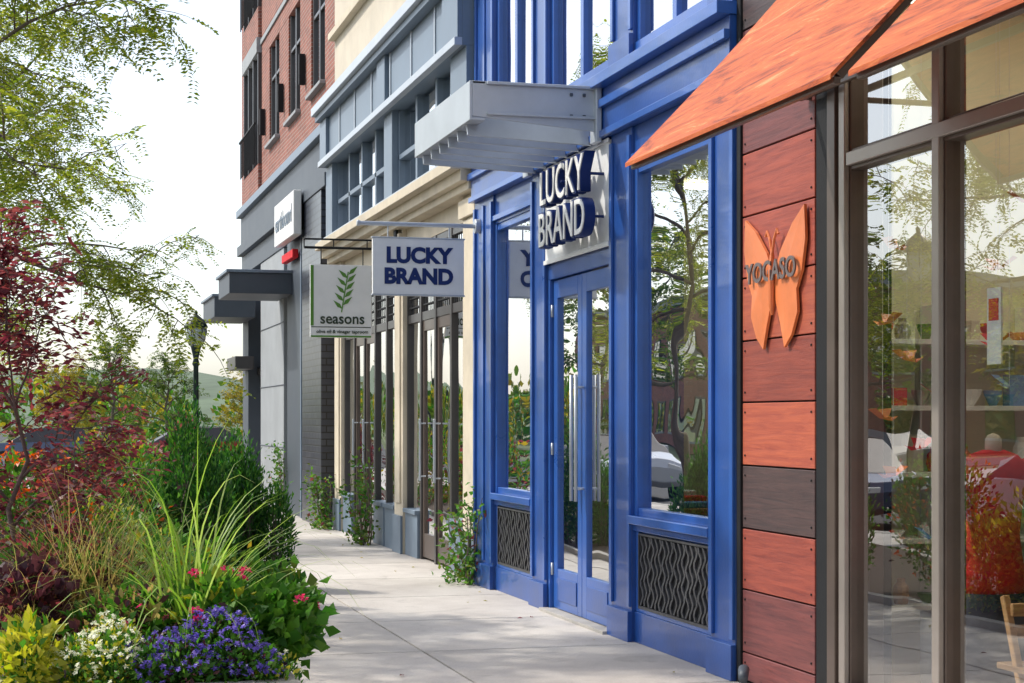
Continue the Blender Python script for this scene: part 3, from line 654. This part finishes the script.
# ------------------------------------------------------------------ hanging signs
def hanging_signs():
    e=empty('hanging_store_sign',(3.5,16.5,3.05)); m=MB(); y=16.4
    m.box(3.05,3.94,y-.025,y+.025,2.79,3.32,'signwhite'); m.box(3.04,3.95,y-.03,y+.03,3.32,3.335,'silver'); m.box(3.04,3.95,y-.03,y+.03,2.775,2.79,'silver')
    m.tube([(2.92,y,3.46),(4.08,y,3.46)],.022,'silver',10); m.tube([(4.05,y,3.46),(4.1,y,3.46)],.07,'silver',14); m.tube([(2.9,y,3.46),(2.93,y,3.46)],.03,'silver',10)
    for x in (3.2,3.8): m.beam((x,y,3.33),(x,y,3.46),.02,.01,'silver')
    m.build('board_and_bracket',e,bevel=.003)
    text('LUCKY','lettering',(3.495,y-.029,3.155),.20,'navy',e,off=.010,ext=.003,sx=1.0); text('BRAND','lettering',(3.495,y-.029,2.955),.20,'navy',e,off=.010,ext=.003,sx=1.0)
    e=empty('hanging_store_sign',(3.45,20.5,3.0)); m=MB(); y=20.5
    m.box(3.07,3.80,y-.02,y+.02,2.56,3.42,'signwhite')
    m.tube([(3.0,y,3.62),(4.12,y,3.62)],.016,'black',8); m.tube([(3.0,y,3.72),(4.12,y,3.72)],.012,'black',8)
    for x in (3.2,3.7): m.beam((x,y,3.42),(x,y,3.62),.012,.012,'black')
    for x in (3.0,3.35,3.75): m.beam((x,y,3.62),(x,y,3.72),.012,.012,'black')
    m.box(4.08,4.12,y-.06,y+.06,3.5,3.85,'black')
    m.box(3.072,3.11,y-.024,y-.02,2.70,3.41,'greenink')
    m.box(3.075,3.795,y-.024,y-.02,2.565,2.585,'greenink')
    m.box(3.08,3.79,y-.024,y-.02,2.68,2.69,'ink')
    cx=3.47
    m.tube([(cx-.03,y-.024,2.86),(cx+.0,y-.024,3.05),(cx+.05,y-.024,3.34)],.008,'greenink',6)
    m.build('board_and_bracket',e,bevel=.002)
    q=MB()
    for i in range(10):
        z=2.90+i*.045; s1=1 if i%2 else -1; p=Vector((cx-.02+i*.008,y-.026,z)); d=Vector((s1*.8,0,.75)).normalized(); s=Vector((0,-1,0)).cross(d)
        q.add([p,p+d*.06+s*.024,p+d*.15,p+d*.06-s*.024],[(0,1,2,3)],'greenink')
    q.build('olive_twig',e)
    text('seasons','lettering',(3.45,y-.026,2.78),.18,'ink',e,off=.003,ext=.002,sx=.95)
    text('olive oil & vinegar taproom','lettering_small',(3.45,y-.026,2.63),.056,'ink',e,off=.001,ext=.002)
hanging_signs()

# ------------------------------------------------------------------ trees
def make_tree(name, loc, seed, H=2.2, limbs=9, limb_len=2.4, sub=7, twigs=5, tr=.11, mat='l_locust', bark='bark', leaf=(.045,.02), comp=(6,12), elev=(.3,1.1), droop=.25, crown_h=2.5, twl=(.3,.6), compl=(.14,.24), lr=.5):
    rg=random.Random(seed); e=empty(name,loc); O=Vector(loc); b=MB()
    tpts=[O+Vector((0,0,-.05))]; 
    for i in range(1,8):
        t=i/7; tpts.append(O+Vector((rg.uniform(-.06,.06)*i*.4,rg.uniform(-.06,.06)*i*.4,(H+crown_h)*t)))
    b.tube(tpts,[tr*(1.25 if i==0 else 1-.8*i/7) for i in range(8)],bark,10)
    def bend(p,d,l,n,dr,jit=.18):
        pts=[p]; d=d.normalized()
        for i in range(n):
            d=(d+Vector((rg.uniform(-jit,jit),rg.uniform(-jit,jit),rg.uniform(-jit,jit)-dr/n))).normalized(); p=p+d*l/n; pts.append(p)
        return pts
    P=[];D=[]
    def twig(p,d):
        l=rg.uniform(*twl); pts=bend(p,d,l,4,droop*1.6,.25); b.tube(pts,[.005,.004,.003,.002,.001],bark,3)
        for i in range(comp[0]):
            t=(i+.6)/comp[0]*4; k=min(3,int(t)); q=pts[k].lerp(pts[k+1],t-k); dd=(pts[k+1]-pts[k]).normalized()
            side=Vector((rg.gauss(0,1),rg.gauss(0,1),rg.gauss(0,.5))).normalized()
            rd=(dd*.5+side+Vector((0,0,-.3))).normalized(); cl=rg.uniform(*compl)
            sd=rd.cross(Vector((rg.gauss(0,.3),rg.gauss(0,.3),1))).normalized()
            for m in range(comp[1]):
                u=(m//2+1)/(comp[1]/2); s=1 if m%2 else -1
                P.append(q+rd*cl*u+Vector((0,0,-.04*u*u))); D.append(sd*s+rd*.35)
    def limb(p,d,l,r):
        pts=bend(p,d,l,7,droop); b.tube(pts,[r*(1-.85*i/7) for i in range(8)],bark,7)
        for i in range(sub):
            t=.22+.78*(i+rg.random())/sub; t=min(.999,t)*7; k=int(t); q=pts[k].lerp(pts[k+1],t-k); dd=(pts[k+1]-pts[k]).normalized()
            ax=Vector((rg.gauss(0,1),rg.gauss(0,1),rg.gauss(0,1))).cross(dd).normalized(); sdir=(dd*.7+ax*.9+Vector((0,0,.15))).normalized()
            sl=l*rg.uniform(.22,.42)*(1.25-.5*t/7); sp=bend(q,sdir,sl,5,droop,.22); b.tube(sp,[r*.3*(1-.8*i/5) for i in range(6)],bark,5)
            for j in range(twigs):
                t2=(j+.8)/twigs*5; k2=min(4,int(t2)); q2=sp[k2].lerp(sp[k2+1],t2-k2)
                d2=((sp[k2+1]-sp[k2]).normalized()*.6+Vector((rg.gauss(0,.7),rg.gauss(0,.7),rg.gauss(0,.45)))).normalized(); twig(q2,d2)
    for i in range(limbs):
        t=i/max(1,limbs-1); a=i*2.399+rg.uniform(-.3,.3); el=elev[0]+(elev[1]-elev[0])*t
        h=H+crown_h*t*.92; k=min(6,int(h/(H+crown_h)*7)); q=tpts[k].lerp(tpts[k+1],h/(H+crown_h)*7-k)
        limb(q,Vector((math.cos(a)*math.cos(el),math.sin(a)*math.cos(el),math.sin(el))),limb_len*(1-.35*t)*rg.uniform(.85,1.15),tr*lr*(1-.4*t))
    b.build('trunk_and_limbs',e,smooth=True)
    n=len(P); sz=R.uniform(.75,1.25,n)
    leaves('foliage',np.array([tuple(p) for p in P]),np.array([tuple(d) for d in D]),leaf[0]*sz,leaf[1]*sz,[mat],parent=e,up=1.5)
    return e
def copy_tree(src,name,loc,rotz,sc):
    e=empty(name,loc); e.rotation_euler=(0,0,rotz); e.scale=(sc,sc,sc)
    for c in src.children:
        o=bpy.data.objects.new(c.name.split('.')[0],c.data); COL.objects.link(o); o.parent=e; o.matrix_parent_inverse=Matrix.Translation(-Vector(src.location))
    return e
t1=make_tree('honey_locust_tree',(-.95,14.2,0),3,H=2.9,limbs=14,limb_len=2.3,sub=8,twigs=6,crown_h=2.8,tr=.085,lr=.36,elev=(.25,1.2),droop=.55,comp=(6,12),leaf=(.05,.022))
copy_tree(t1,'honey_locust_tree',(-2.0,4.0,0),2.1,.95)
copy_tree(t1,'honey_locust_tree',(-.9,24.5,0),1.1,1.1)
red=make_tree('red_maple_tree',(-.12,9.6,.35),21,H=.3,limbs=12,limb_len=.9,sub=6,twigs=3,tr=.022,mat='l_red',bark='bark_red',leaf=(.055,.024),comp=(4,5),elev=(.6,1.35),droop=-.15,crown_h=1.5,twl=(.12,.28),compl=(.04,.10))
bt=make_tree('street_tree',(-13.8,22,0),5,H=2.2,limbs=13,limb_len=3.0,sub=6,twigs=4,tr=.15,mat='l_tree',leaf=(.15,.10),comp=(5,4),crown_h=4.0,twl=(.4,.8))
bg=make_tree('golden_street_tree',(-14.5,33,0),6,H=2.0,limbs=12,limb_len=2.8,sub=6,twigs=4,tr=.14,mat='l_gold',leaf=(.14,.09),comp=(5,4),crown_h=3.5,twl=(.4,.8))
k=0
for (x,y,s,src,nm) in [(-14.5,47,1.0,bt,'street_tree'),(-14,12,1.0,bg,'golden_street_tree'),(-16,70,1.4,bt,'street_tree'),(1.0,76,.62,bg,'golden_street_tree'),(5.5,80,.62,bt,'street_tree'),(9,78,.6,bg,'golden_street_tree'),(3.4,86,.75,bt,'street_tree')]:
    k+=1; copy_tree(src,nm,(x,y,-.1),k*1.3,s)

# ------------------------------------------------------------------ shrubs and plants
def blob(name, blobs, n, leaf, mats, up=.6, wts=None, shell=.55, parent=None, dirup=.6):
    P=[];D=[]; tot=sum(b[3]*b[4]*b[5] for b in blobs)
    for (x,y,z,rx,ry,rz) in blobs:
        m=int(n*rx*ry*rz/tot)
        v=nrm(R.normal(size=(m,3))); rr=(shell+(1-shell)*R.random(m)**.6)[:,None]
        l=1+.22*np.sin(v[:,0]*7+x*9)*np.sin(v[:,1]*6+y*5)*np.cos(v[:,2]*6)+.12*R.normal(size=m)
        p=v*rr*l[:,None]*np.array([rx,ry,rz])+np.array([x,y,z]); P.append(p); d=v+R.normal(size=(m,3))*.6; d[:,2]+=dirup; D.append(d)
    P=np.concatenate(P); D=np.concatenate(D); keep=P[:,2]>.01; P=P[keep]; D=D[keep]; k=len(P)
    sz=R.uniform(.7,1.3,k)
    mi=R.choice(len(mats),k,p=wts) if len(mats)>1 else None
    return leaves(name,P,D,leaf[0]*sz,leaf[1]*sz,mats,mi,parent=parent,up=.5)
def shrub(name, blobs, n, leaf, mats, **kw):
    x,y=blobs[0][0],blobs[0][1]; e=empty(name,(x,y,0)); m=MB()
    for (bx,by,bz,rx,ry,rz) in blobs:
        for i in range(5):
            m.tube([(bx+rnd.uniform(-.08,.08),by+rnd.uniform(-.08,.08),max(0,bz-rz*1.0)),(bx+rnd.uniform(-.3,.3)*rx,by+rnd.uniform(-.3,.3)*ry,bz-rz*.1),(bx+rnd.uniform(-.6,.6)*rx,by+rnd.uniform(-.6,.6)*ry,bz+rz*.55)],[.018,.012,.004],'bark',5)
    m.build('stems',e); blob('foliage',blobs,n,leaf,mats,parent=e,**kw); return e
def conelets(x,y,r,h,n,rg):
    out=[(x,y,h*.5,r*.45,r*.45,h*.52)]
    for i in range(n):
        a=rg.uniform(0,6.28); q=r*math.sqrt(rg.random())*.85; hh=h*(1-.45*q/r)*rg.uniform(.8,1.1)
        out.append((x+q*math.cos(a),y+q*math.sin(a),hh*.52,r*.33,r*.33,hh*.5))
    return out
rg0=random.Random(4)
shrub('evergreen_shrub',conelets(1.80,16.6,.50,1.40,11,rg0),14000,(.06,.018),['l_yew','l_green'],wts=[.6,.4],dirup=1.4)
shrub('evergreen_shrub',conelets(1.22,15.4,.46,1.72,11,rg0),14000,(.06,.018),['l_yew','l_green'],wts=[.6,.4],dirup=1.4)
shrub('evergreen_shrub',conelets(1.75,21.0,.6,1.5,7,rg0),7000,(.07,.02),['l_yew','l_green'],wts=[.7,.3],dirup=1.2)
shrub('leafy_shrub',[(.35,12.6,.5,.5,.6,.5),(.8,13.0,.35,.35,.5,.4)],6000,(.07,.035),['l_green','l_tree','l_lime'],wts=[.55,.2,.25])
shrub('flowering_shrub',[(-.1,11.6,.8,.45,.5,.5),(.5,14.2,.7,.5,.4,.55)],5500,(.05,.03),['l_green','p_orange','l_plum'],wts=[.7,.12,.18])
shrub('leafy_shrub',[(1.2,28,.6,.7,1.5,.75),(1.2,33,.6,.7,1.5,.7)],6000,(.09,.05),['l_green','l_red','l_gold'],wts=[.6,.2,.2])
shrub('plum_shrub',[(2.6,33.5,.7,.4,.6,.85)],3000,(.08,.04),['l_red','l_plum'],wts=[.5,.5])

bed=MB(); bed.box(-1.6,1.25,11.6,14.5,-.01,.03,'soil'); bed.box(-1.6,2.1,14.5,40,-.01,.03,'soil'); bed.box(1.25,1.35,11.6,14.4,-.01,.06,'kerb'); bed.box(1.25,2.1,14.4,14.5,-.01,.06,'kerb'); bed.box(2.1,2.2,14.4,40,-.01,.06,'kerb'); bed.build('planting_bed')
def planter():
    e=empty('flower_planter',(0.1,9.4,0)); m=MB()
    x0,x1,y0,y1=-1.5,1.12,7.72,11.4
    m.box(x0,x1,y0,y0+.09,0,.44,'kerb'); m.box(x0,x1,y1-.09,y1,0,.44,'kerb'); m.box(x0,x0+.09,y0+.09,y1-.09,0,.44,'kerb'); m.box(x1-.09,x1,y0+.09,y1-.09,0,.44,'kerb')
    m.box(x0+.09,x1-.09,y0+.09,y1-.09,.3,.39,'soil'); m.build('planter_box',e,bevel=.012,seg=2)
planter()
def blades(name, c, n, L, w, mat, spread=1.0, seg=8, seed=1, el0=48, el1=88, base=.05):
    rg=np.random.default_rng(seed); vs=[];fs=[]
    for i in range(n):
        a=rg.uniform(0,2*math.pi); el=math.radians(rg.uniform(el0,el1)); l=L*rg.uniform(.5,1.1); ww=w*rg.uniform(.6,1.2)
        p=np.array([c[0]+rg.normal()*base,c[1]+rg.normal()*base,c[2]]); h=np.array([math.cos(a),math.sin(a),0]); side=np.array([-math.sin(a),math.cos(a),0])
        dr=rg.uniform(.7,2.3)*spread; b=len(vs)
        for s in range(seg+1):
            t=s/seg; e2=el-dr*t*t; wd=ww*(1-t)**.7*(.5+.5*min(1,t*4))+.0004
            vs.append(tuple(p-side*wd)); vs.append(tuple(p+side*wd))
            p=p+(h*math.cos(e2)+np.array([0,0,1])*math.sin(e2))*l/seg
        for s in range(seg): fs.append((b+2*s,b+2*s+1,b+2*s+3,b+2*s+2))
    m=MB(); m.add(vs,fs,mat); return m.build(name)
blades('ornamental_grass',(.68,8.35,.5),125,1.25,.0075,'l_blade',1.15,seed=2,el0=36,el1=84)
blades('ornamental_grass',(.22,8.9,.5),360,.95,.0035,'l_tan',1.1,seed=3,base=.08)
blades('ornamental_grass',(.42,9.6,.45),130,.85,.0045,'l_blade',1.0,seed=4,base=.08)
blades('ornamental_grass',(-.05,8.5,.5),200,.6,.003,'l_tan',1.1,seed=5,base=.08)
blades('ornamental_grass',(.3,12.0,.05),200,1.15,.006,'l_blade',1.0,seed=6,base=.1)

def flowers(name, C, mats, petal=(.016,.012), k=5, parent=None, ball=0):
    P=[];D=[]
    for c in C:
        if ball:
            for i in range(ball):
                v=R.normal(size=3); v/=np.linalg.norm(v); v[2]=abs(v[2])*.8; P.append(np.array(c)+v*.022); D.append(v+R.normal(size=3)*.7)
        else:
            nn=np.array([R.normal()*.5-.1,R.normal()*.5-.6,.8]); nn/=np.linalg.norm(nn); u=np.cross(nn,[1,.2,.1]); u/=np.linalg.norm(u); w=np.cross(nn,u)
            for i in range(k):
                a=2*math.pi*i/k; P.append(np.array(c)); D.append(u*math.cos(a)+w*math.sin(a)+nn*.25)
    return leaves(name,P,D,petal[0],petal[1],mats,parent=parent,up=3)
def bedplant(name, ell, n, leaf, lm, wts=None, fl=None, nf=0, petal=(.016,.012), ball=0, stalk=0):
    x,y,z,rx,ry,rz=ell; e=empty(name,(x,y,z-rz*.5))
    m=MB()
    for i in range(24):
        a=rnd.uniform(0,6.28); r=rnd.uniform(.2,.8); m.tube([(x+rx*.15*math.cos(a),y+ry*.15*math.sin(a),z-rz*.6),(x+rx*r*.6*math.cos(a),y+ry*r*.6*math.sin(a),z),(x+rx*r*math.cos(a),y+ry*r*math.sin(a),z+rz*.6*(1-r*.5))],[.005,.004,.002],'l_green',5)
    m.build('stems',e)
    blob('leaves',[ell],n,leaf,lm,wts=wts,parent=e,shell=.35)
    if fl:
        C=[]
        for i in range(nf):
            v=R.normal(size=3); v/=np.linalg.norm(v); v[2]=abs(v[2])*1.0 if R.random()<.8 else v[2]; rr=R.uniform(.86,1.2)+stalk
            C.append((x+v[0]*rx*rr,y+v[1]*ry*rr,z+v[2]*rz*rr))
        flowers('blossoms',C,fl,petal,parent=e,ball=ball)
    return e
for (x,y,z,rx,ry,rz,nf) in [(.60,7.90,.49,.17,.22,.16,200),(.78,7.97,.56,.18,.24,.17,230),(.93,7.92,.46,.13,.2,.13,120),(.45,7.87,.49,.12,.2,.13,120)]:
    bedplant('violet_flowers',(x,y,z,rx,ry,rz),700,(.04,.018),['l_green','l_plum'],[.85,.15],['p_violet'],nf,(.017,.014))
bedplant('white_flowers',(.30,7.85,.55,.13,.2,.17),600,(.035,.018),['l_lime','l_green'],[.5,.5],['p_white'],170,(.016,.013))
bedplant('white_flowers',(.16,7.92,.51,.10,.18,.13),400,(.035,.018),['l_lime','l_green'],[.5,.5],['p_white'],80,(.016,.013))
bedplant('white_flowers',(1.03,7.9,.42,.11,.18,.12),300,(.035,.018),['l_lime','l_green'],[.4,.6],['p_white'],36,(.015,.012))
bedplant('geranium_plant',(1.05,8.4,.60,.25,.35,.2),900,(.07,.055),['l_green'],None,['p_pink'],3,(.022,.018),26)
bedplant('geranium_plant',(.80,8.2,.68,.18,.2,.18),600,(.06,.045),['l_green','l_lime'],[.85,.15],['p_pink'],9,(.022,.018),26,.35)
bedplant('geranium_plant',(1.12,8.9,.62,.25,.35,.22),800,(.07,.055),['l_green','l_tree'],[.7,.3])
bedplant('lime_foliage',(-.05,7.95,.54,.14,.22,.19),600,(.06,.03),['l_lime','l_green'],[.8,.2])
bedplant('plum_foliage',(-.06,8.5,.74,.2,.3,.18),700,(.06,.045),['l_plum','l_red'],[.7,.3])
bedplant('mixed_foliage',(.38,8.3,.60,.26,.3,.2),1500,(.055,.03),['l_green','l_tan','l_plum'],[.5,.25,.25],['p_pink'],14,(.02,.015))
bedplant('mixed_foliage',(.1,9.1,.75,.35,.4,.3),2000,(.055,.025),['l_green','l_plum','l_red'],[.45,.3,.25])
bedplant('mixed_foliage',(.6,10.4,.6,.55,.7,.3),3500,(.055,.03),['l_green','l_tree','l_gold'],[.5,.3,.2])
bedplant('orange_flowers',(-.1,10.8,1.15,.35,.4,.25),1000,(.05,.03),['l_green','l_red'],[.7,.3],['p_orange'],70,(.04,.03))
def litter():
    n=70; P=np.stack([R.uniform(1.5,4.0,n),R.uniform(9,34,n),np.full(n,.006)],1); P[:,0]=np.where(R.random(n)<.5,R.uniform(1.4,2.4,n),R.uniform(3.5,4.05,n))
    D=np.stack([R.normal(size=n),R.normal(size=n),np.full(n,.08)],1)
    leaves('fallen_leaves',P,D,R.uniform(.03,.06,n),R.uniform(.015,.03,n),['l_gold','l_red'],R.choice(2,n,p=[.8,.2]),up=6)
litter()

def vine(x,y,h,w,seed):
    rg=random.Random(seed); e=empty('climbing_vine',(x,y,0)); m=MB(); P=[];D=[]
    for i in range(7):
        p=Vector((x-rg.uniform(0,.1),y+rg.uniform(-w*.4,w*.4),0)); pts=[p]; d=Vector((0,rg.uniform(-.25,.25),1)); l=h*rg.uniform(.6,1.05)
        for s in range(9):
            d=(d+Vector((rg.uniform(-.25,.25),rg.uniform(-.35,.35),.1))).normalized(); p=p+d*l/9; p.x=min(p.x,x+.01); p.x=max(p.x,x-.22); pts.append(p)
            for q in range(rg.randrange(1,13)):
                P.append(tuple(p+Vector((rg.gauss(-.04,.06),rg.gauss(0,.08),rg.gauss(0,.06))))); D.append((rg.gauss(-.5,.6),rg.gauss(-.2,.7),rg.gauss(-.1,.6)))
        m.tube(pts,[.011-.0008*s for s in range(10)],'bark',5)
    for i in range(80): P.append((x-abs(rg.gauss(.08,.1)),y+rg.gauss(0,w*.5),abs(rg.gauss(.04,.09))+.01)); D.append((rg.gauss(-.3,.6),rg.gauss(0,.7),rg.gauss(.4,.4)))
    m.build('stems',e,smooth=True); leaves('foliage',P,D,R.uniform(.05,.085,len(P)),R.uniform(.03,.05,len(P)),['l_green','l_tree','l_red'],R.choice(3,len(P),p=[.5,.45,.05]),parent=e)
vine(4.05,16.55,1.15,.5,1); vine(4.05,22.0,1.25,.4,2); vine(4.05,25.2,.8,.5,3); vine(4.05,30.2,1.2,.4,5)
def uplight():
    e=empty('ground_spotlight',(3.98,9.62,0)); m=MB()
    m.tube([(4.0,9.6,0),(4.0,9.6,.04)],.03,'black',10); m.tube([(4.0,9.6,.04),(4.0,9.6,.09)],.008,'black',8); m.tube([(3.98,9.55,.075),(4.03,9.66,.115)],[.028,.034],'darkgrey',12); m.tube([(4.0,9.62,.04),(4.09,9.66,.02)],.006,'black',6); m.build('housing',e,smooth=True)
uplight()

# ------------------------------------------------------------------ street lamp, cars, distance
def lamp(x,y,h=4.0):
    e=empty('street_lamp',(x,y,0)); m=MB()
    m.lathe((x,y,0),[(.2,0),(.2,.12),(.14,.2),(.12,.5),(.08,.65),(.065,.9),(.05,h-1.1),(.075,h-1.05),(.05,h-.95),(.1,h-.72),(.12,h-.68)],'lampgreen',14)
    m.lathe((x,y,h-.68),[(.12,0),(.19,.12),(.21,.3),(.19,.36)],'lampglass',14)
    m.lathe((x,y,h-.32),[(.24,0),(.235,.03),(.16,.16),(.06,.24),(.03,.27),(.035,.32),(.0,.36)],'lampgreen',14)
    for i in range(6):
        a=i*math.pi/3; m.tube([(x+.13*math.cos(a),y+.13*math.sin(a),h-.68),(x+.215*math.cos(a),y+.215*math.sin(a),h-.4),(x+.2*math.cos(a),y+.2*math.sin(a),h-.31)],.01,'lampgreen',5)
    m.build('post_and_lantern',e,smooth=True)
lamp(3.02,35.5,3.75); lamp(-2.3,20.0); lamp(-2.3,48)
def car(x,y,rz,col,name='parked_car'):
    kk='car_%d'%len(bpy.data.materials); M[kk]=paint(kk,col,.28,.03,1,metal=.3,bump=0,coat=.8)
    e=empty(name,(0,0,0)); m=MB()
    st=[(-2.2,.35,.62,.70),(-2.1,.25,.80,.80),(-1.5,.22,.92,.87),(-.6,.2,.95,.9),(.8,.2,.95,.9),(1.6,.22,.98,.88),(2.1,.26,.92,.82),(2.22,.4,.7,.74)]
    vs=[];fs=[]
    for (l,zb,zt,w) in st:
        zm=(zb+zt)/2; vs+=[(l,-w*.92,zb),(l,-w,zm),(l,-w*.93,zt),(l,w*.93,zt),(l,w,zm),(l,w*.92,zb)]
    for i in range(len(st)-1):
        for j in range(6): a=i*6+j; b=i*6+(j+1)%6; fs.append((a,b,b+6,a+6))
    fs.append((5,4,3,2,1,0)); fs.append(tuple((len(st)-1)*6+j for j in range(6))); m.add(vs,fs,kk)
    vs=[(-1.25,-.8,.93),(1.9,-.78,.95),(1.9,.78,.95),(-1.25,.8,.93),(-.4,-.6,1.42),(1.15,-.6,1.43),(1.15,.6,1.43),(-.4,.6,1.42)]
    m.add(vs,[(0,1,5,4),(1,2,6,5),(2,3,7,6),(3,0,4,7)],'frame'); m.add([(v[0],v[1],v[2]+.012) for v in vs[4:]],[(0,1,2,3)],kk)
    for l in (-1.4,1.35):
        for s in (-1,1):
            m.tube([(l,s*.68,.33),(l,s*.9,.33)],.33,'rubber',18); m.tube([(l,s*.88,.33),(l,s*.915,.33)],.2,'silver',14)
    for s in (-1,1):
        m.box(-2.2,-2.05,s*.5-.14,s*.5+.14,.62,.72,'white'); m.box(2.12,2.22,s*.6-.12,s*.6+.12,.7,.82,'redcloth'); m.box(-.75,-.6,s*.85,s*.98,.95,1.06,kk)
    o=m.build('body',None,bevel=.03,seg=2); o.parent=e; e.location=(x,y,-.135); e.rotation_euler=(0,0,rz)
car(-4.0,18,math.pi/2,(.5,.5,.52)); car(-4.0,26,math.pi/2,(.04,.06,.12)); car(-12,24,-math.pi/2,(.45,.03,.03)); car(-12,31,-math.pi/2,(.6,.6,.6)); car(-12,40,-math.pi/2,(.05,.05,.05)); car(-4,37,math.pi/2,(.55,.56,.58))
car(4.9,61,0,(.3,.02,.02)); car(9.8,61.5,0,(.6,.6,.62)); car(.2,62.5,0,(.06,.08,.14)); car(2.9,69,math.pi/2,(.5,.5,.5)); car(6.5,71,math.pi/2,(.04,.05,.07))
def block(name,x0,x1,y0,y1,h,mat,fl=3.4,wx=1.5,gap=1.3):
    e=empty(name,((x0+x1)/2,(y0+y1)/2,0)); b=MB(); b.box(x0,x1,y0,y1,-.1,h,mat); b.box(x0-.25,x1+.25,y0-.25,y1+.25,h,h+.5,'stone')
    g=MB(); z=.6
    while z+2.2<h:
        y=y0+.8
        while y+wx<y1-.5:
            b.box(x1,x1+.08,y-.1,y+wx+.1,z-.12,z,'stone'); b.box(x1,x1+.06,y-.08,y,z,z+2.1,'frame'); b.box(x1,x1+.06,y+wx,y+wx+.08,z,z+2.1,'frame'); b.box(x1,x1+.06,y+wx/2-.04,y+wx/2+.04,z,z+2.1,'frame'); b.box(x1,x1+.06,y-.08,y+wx+.08,z+2.1,z+2.2,'frame')
            g.pane(x1+.03,y,y+wx,z,z+2.1,'glass2'); y+=wx+gap
        x=x0+.8
        while x+wx<x1-.5:
            b.box(x-.08,x+wx+.08,y0-.06,y0,z+2.1,z+2.2,'frame'); b.box(x-.1,x+wx+.1,y0-.1,y0,z-.12,z,'stone')
            g.quad((x,y0-.03,z),(x+wx,y0-.03,z),(x+wx,y0-.03,z+2.1),(x,y0-.03,z+2.1),'glass2')
            x+=wx+gap
        z+=fl
    b.build('walls_and_trim',e); g.build('windows',e)
block('tan_brick_building',-36,-23,16,38,5.0,'tanbrick'); block('red_brick_building',-40,-26,74,110,8,'brick'); block('cream_office_building',-30,-20,-30,4,8,'stucco')
block('red_brick_building',22,44,80,100,8,'brick')
M['hill']=paint('hill_woods',(.11,.15,.09),.95,.3,.08,bump=.6,bscale=.4)
def hills():
    m=MB(); vs=[];fs=[]; n=80
    for i in range(n+1):
        x=-500+1000*i/n
        for j,(d,hh) in enumerate([(300,0),(360,6),(430,10),(520,12)]):
            vs.append((x,d,-.2+hh*(1+.35*math.sin(i*.31+j)+.2*math.sin(i*.83+j*2))))
    for i in range(n):
        for j in range(3): a=i*4+j; fs.append((a,a+4,a+5,a+1))
    m.add(vs,fs,'hill'); 
    vs=[];fs=[]
    for i in range(n+1):
        y=-300+700*i/n
        for j,(d,hh) in enumerate([(-160,0),(-200,10),(-260,18)]):
            vs.append((d,y,-.2+hh*(1+.3*math.sin(i*.27+j)+.2*math.sin(i*.71+j))))
    for i in range(n):
        for j in range(2): a=i*3+j; fs.append((a,a+1,a+4,a+3))
    m.add(vs,fs,'hill'); m.build('hills',smooth=True)
hills()
blob('distant_trees',[(x,y,z,rx,ry,rz) for (x,y,z,rx,ry,rz) in [(R.uniform(-60,60),R.uniform(106,150),1.6,R.uniform(2.5,5),3,R.uniform(1.8,3.4)) for _ in range(38)]],18000,(.6,.4),['l_tree','l_gold','l_green'],wts=[.5,.25,.25])
blob('distant_trees',[(R.uniform(-75,-42),R.uniform(0,130),3,3.5,3.5,R.uniform(3,5)) for _ in range(26)],15000,(.7,.45),['l_tree','l_gold','l_green'],wts=[.45,.3,.25])

# ------------------------------------------------------------------ light, world, camera
sd=Vector((.62,-.40,-.76)).normalized()
sun=bpy.data.lights.new('sun','SUN'); sun.energy=3.7; sun.angle=math.radians(1.2); sun.color=(1,.94,.84)
so=bpy.data.objects.new('sun',sun); so.rotation_euler=sd.to_track_quat('-Z','Y').to_euler(); so.location=(-10,10,20); COL.objects.link(so)
w=bpy.data.worlds.new('World'); scene.world=w; w.use_nodes=True; nt=w.node_tree
bgn=nt.nodes.get('Background') or nt.nodes.new('ShaderNodeBackground')
sky=nt.nodes.new('ShaderNodeTexSky'); sky.sky_type='NISHITA'; sky.sun_disc=False
sky.sun_elevation=math.asin(-sd.z); sky.sun_rotation=math.atan2(-sd.x,-sd.y); sky.air_density=1.0; sky.dust_density=1.8; sky.ozone_density=1.5
hz=nt.nodes.new('ShaderNodeHueSaturation'); hz.inputs['Saturation'].default_value=.55; hz.inputs['Value'].default_value=1.75
nt.links.new(sky.outputs[0],hz.inputs['Color']); nt.links.new(hz.outputs[0],bgn.inputs[0]); bgn.inputs[1].default_value=.15
cam=bpy.data.cameras.new('camera'); co=bpy.data.objects.new('camera',cam); COL.objects.link(co)
co.location=(0,0,1.6); co.rotation_euler=(math.pi/2,0,-math.radians(15.1)); cam.sensor_width=36; cam.lens=1750/1024*36; cam.shift_y=77.5/1024; cam.clip_end=2000; cam.clip_start=.1
scene.camera=co
scene.view_settings.view_transform='Standard'; scene.view_settings.look='None'; scene.view_settings.exposure=0; scene.view_settings.gamma=1
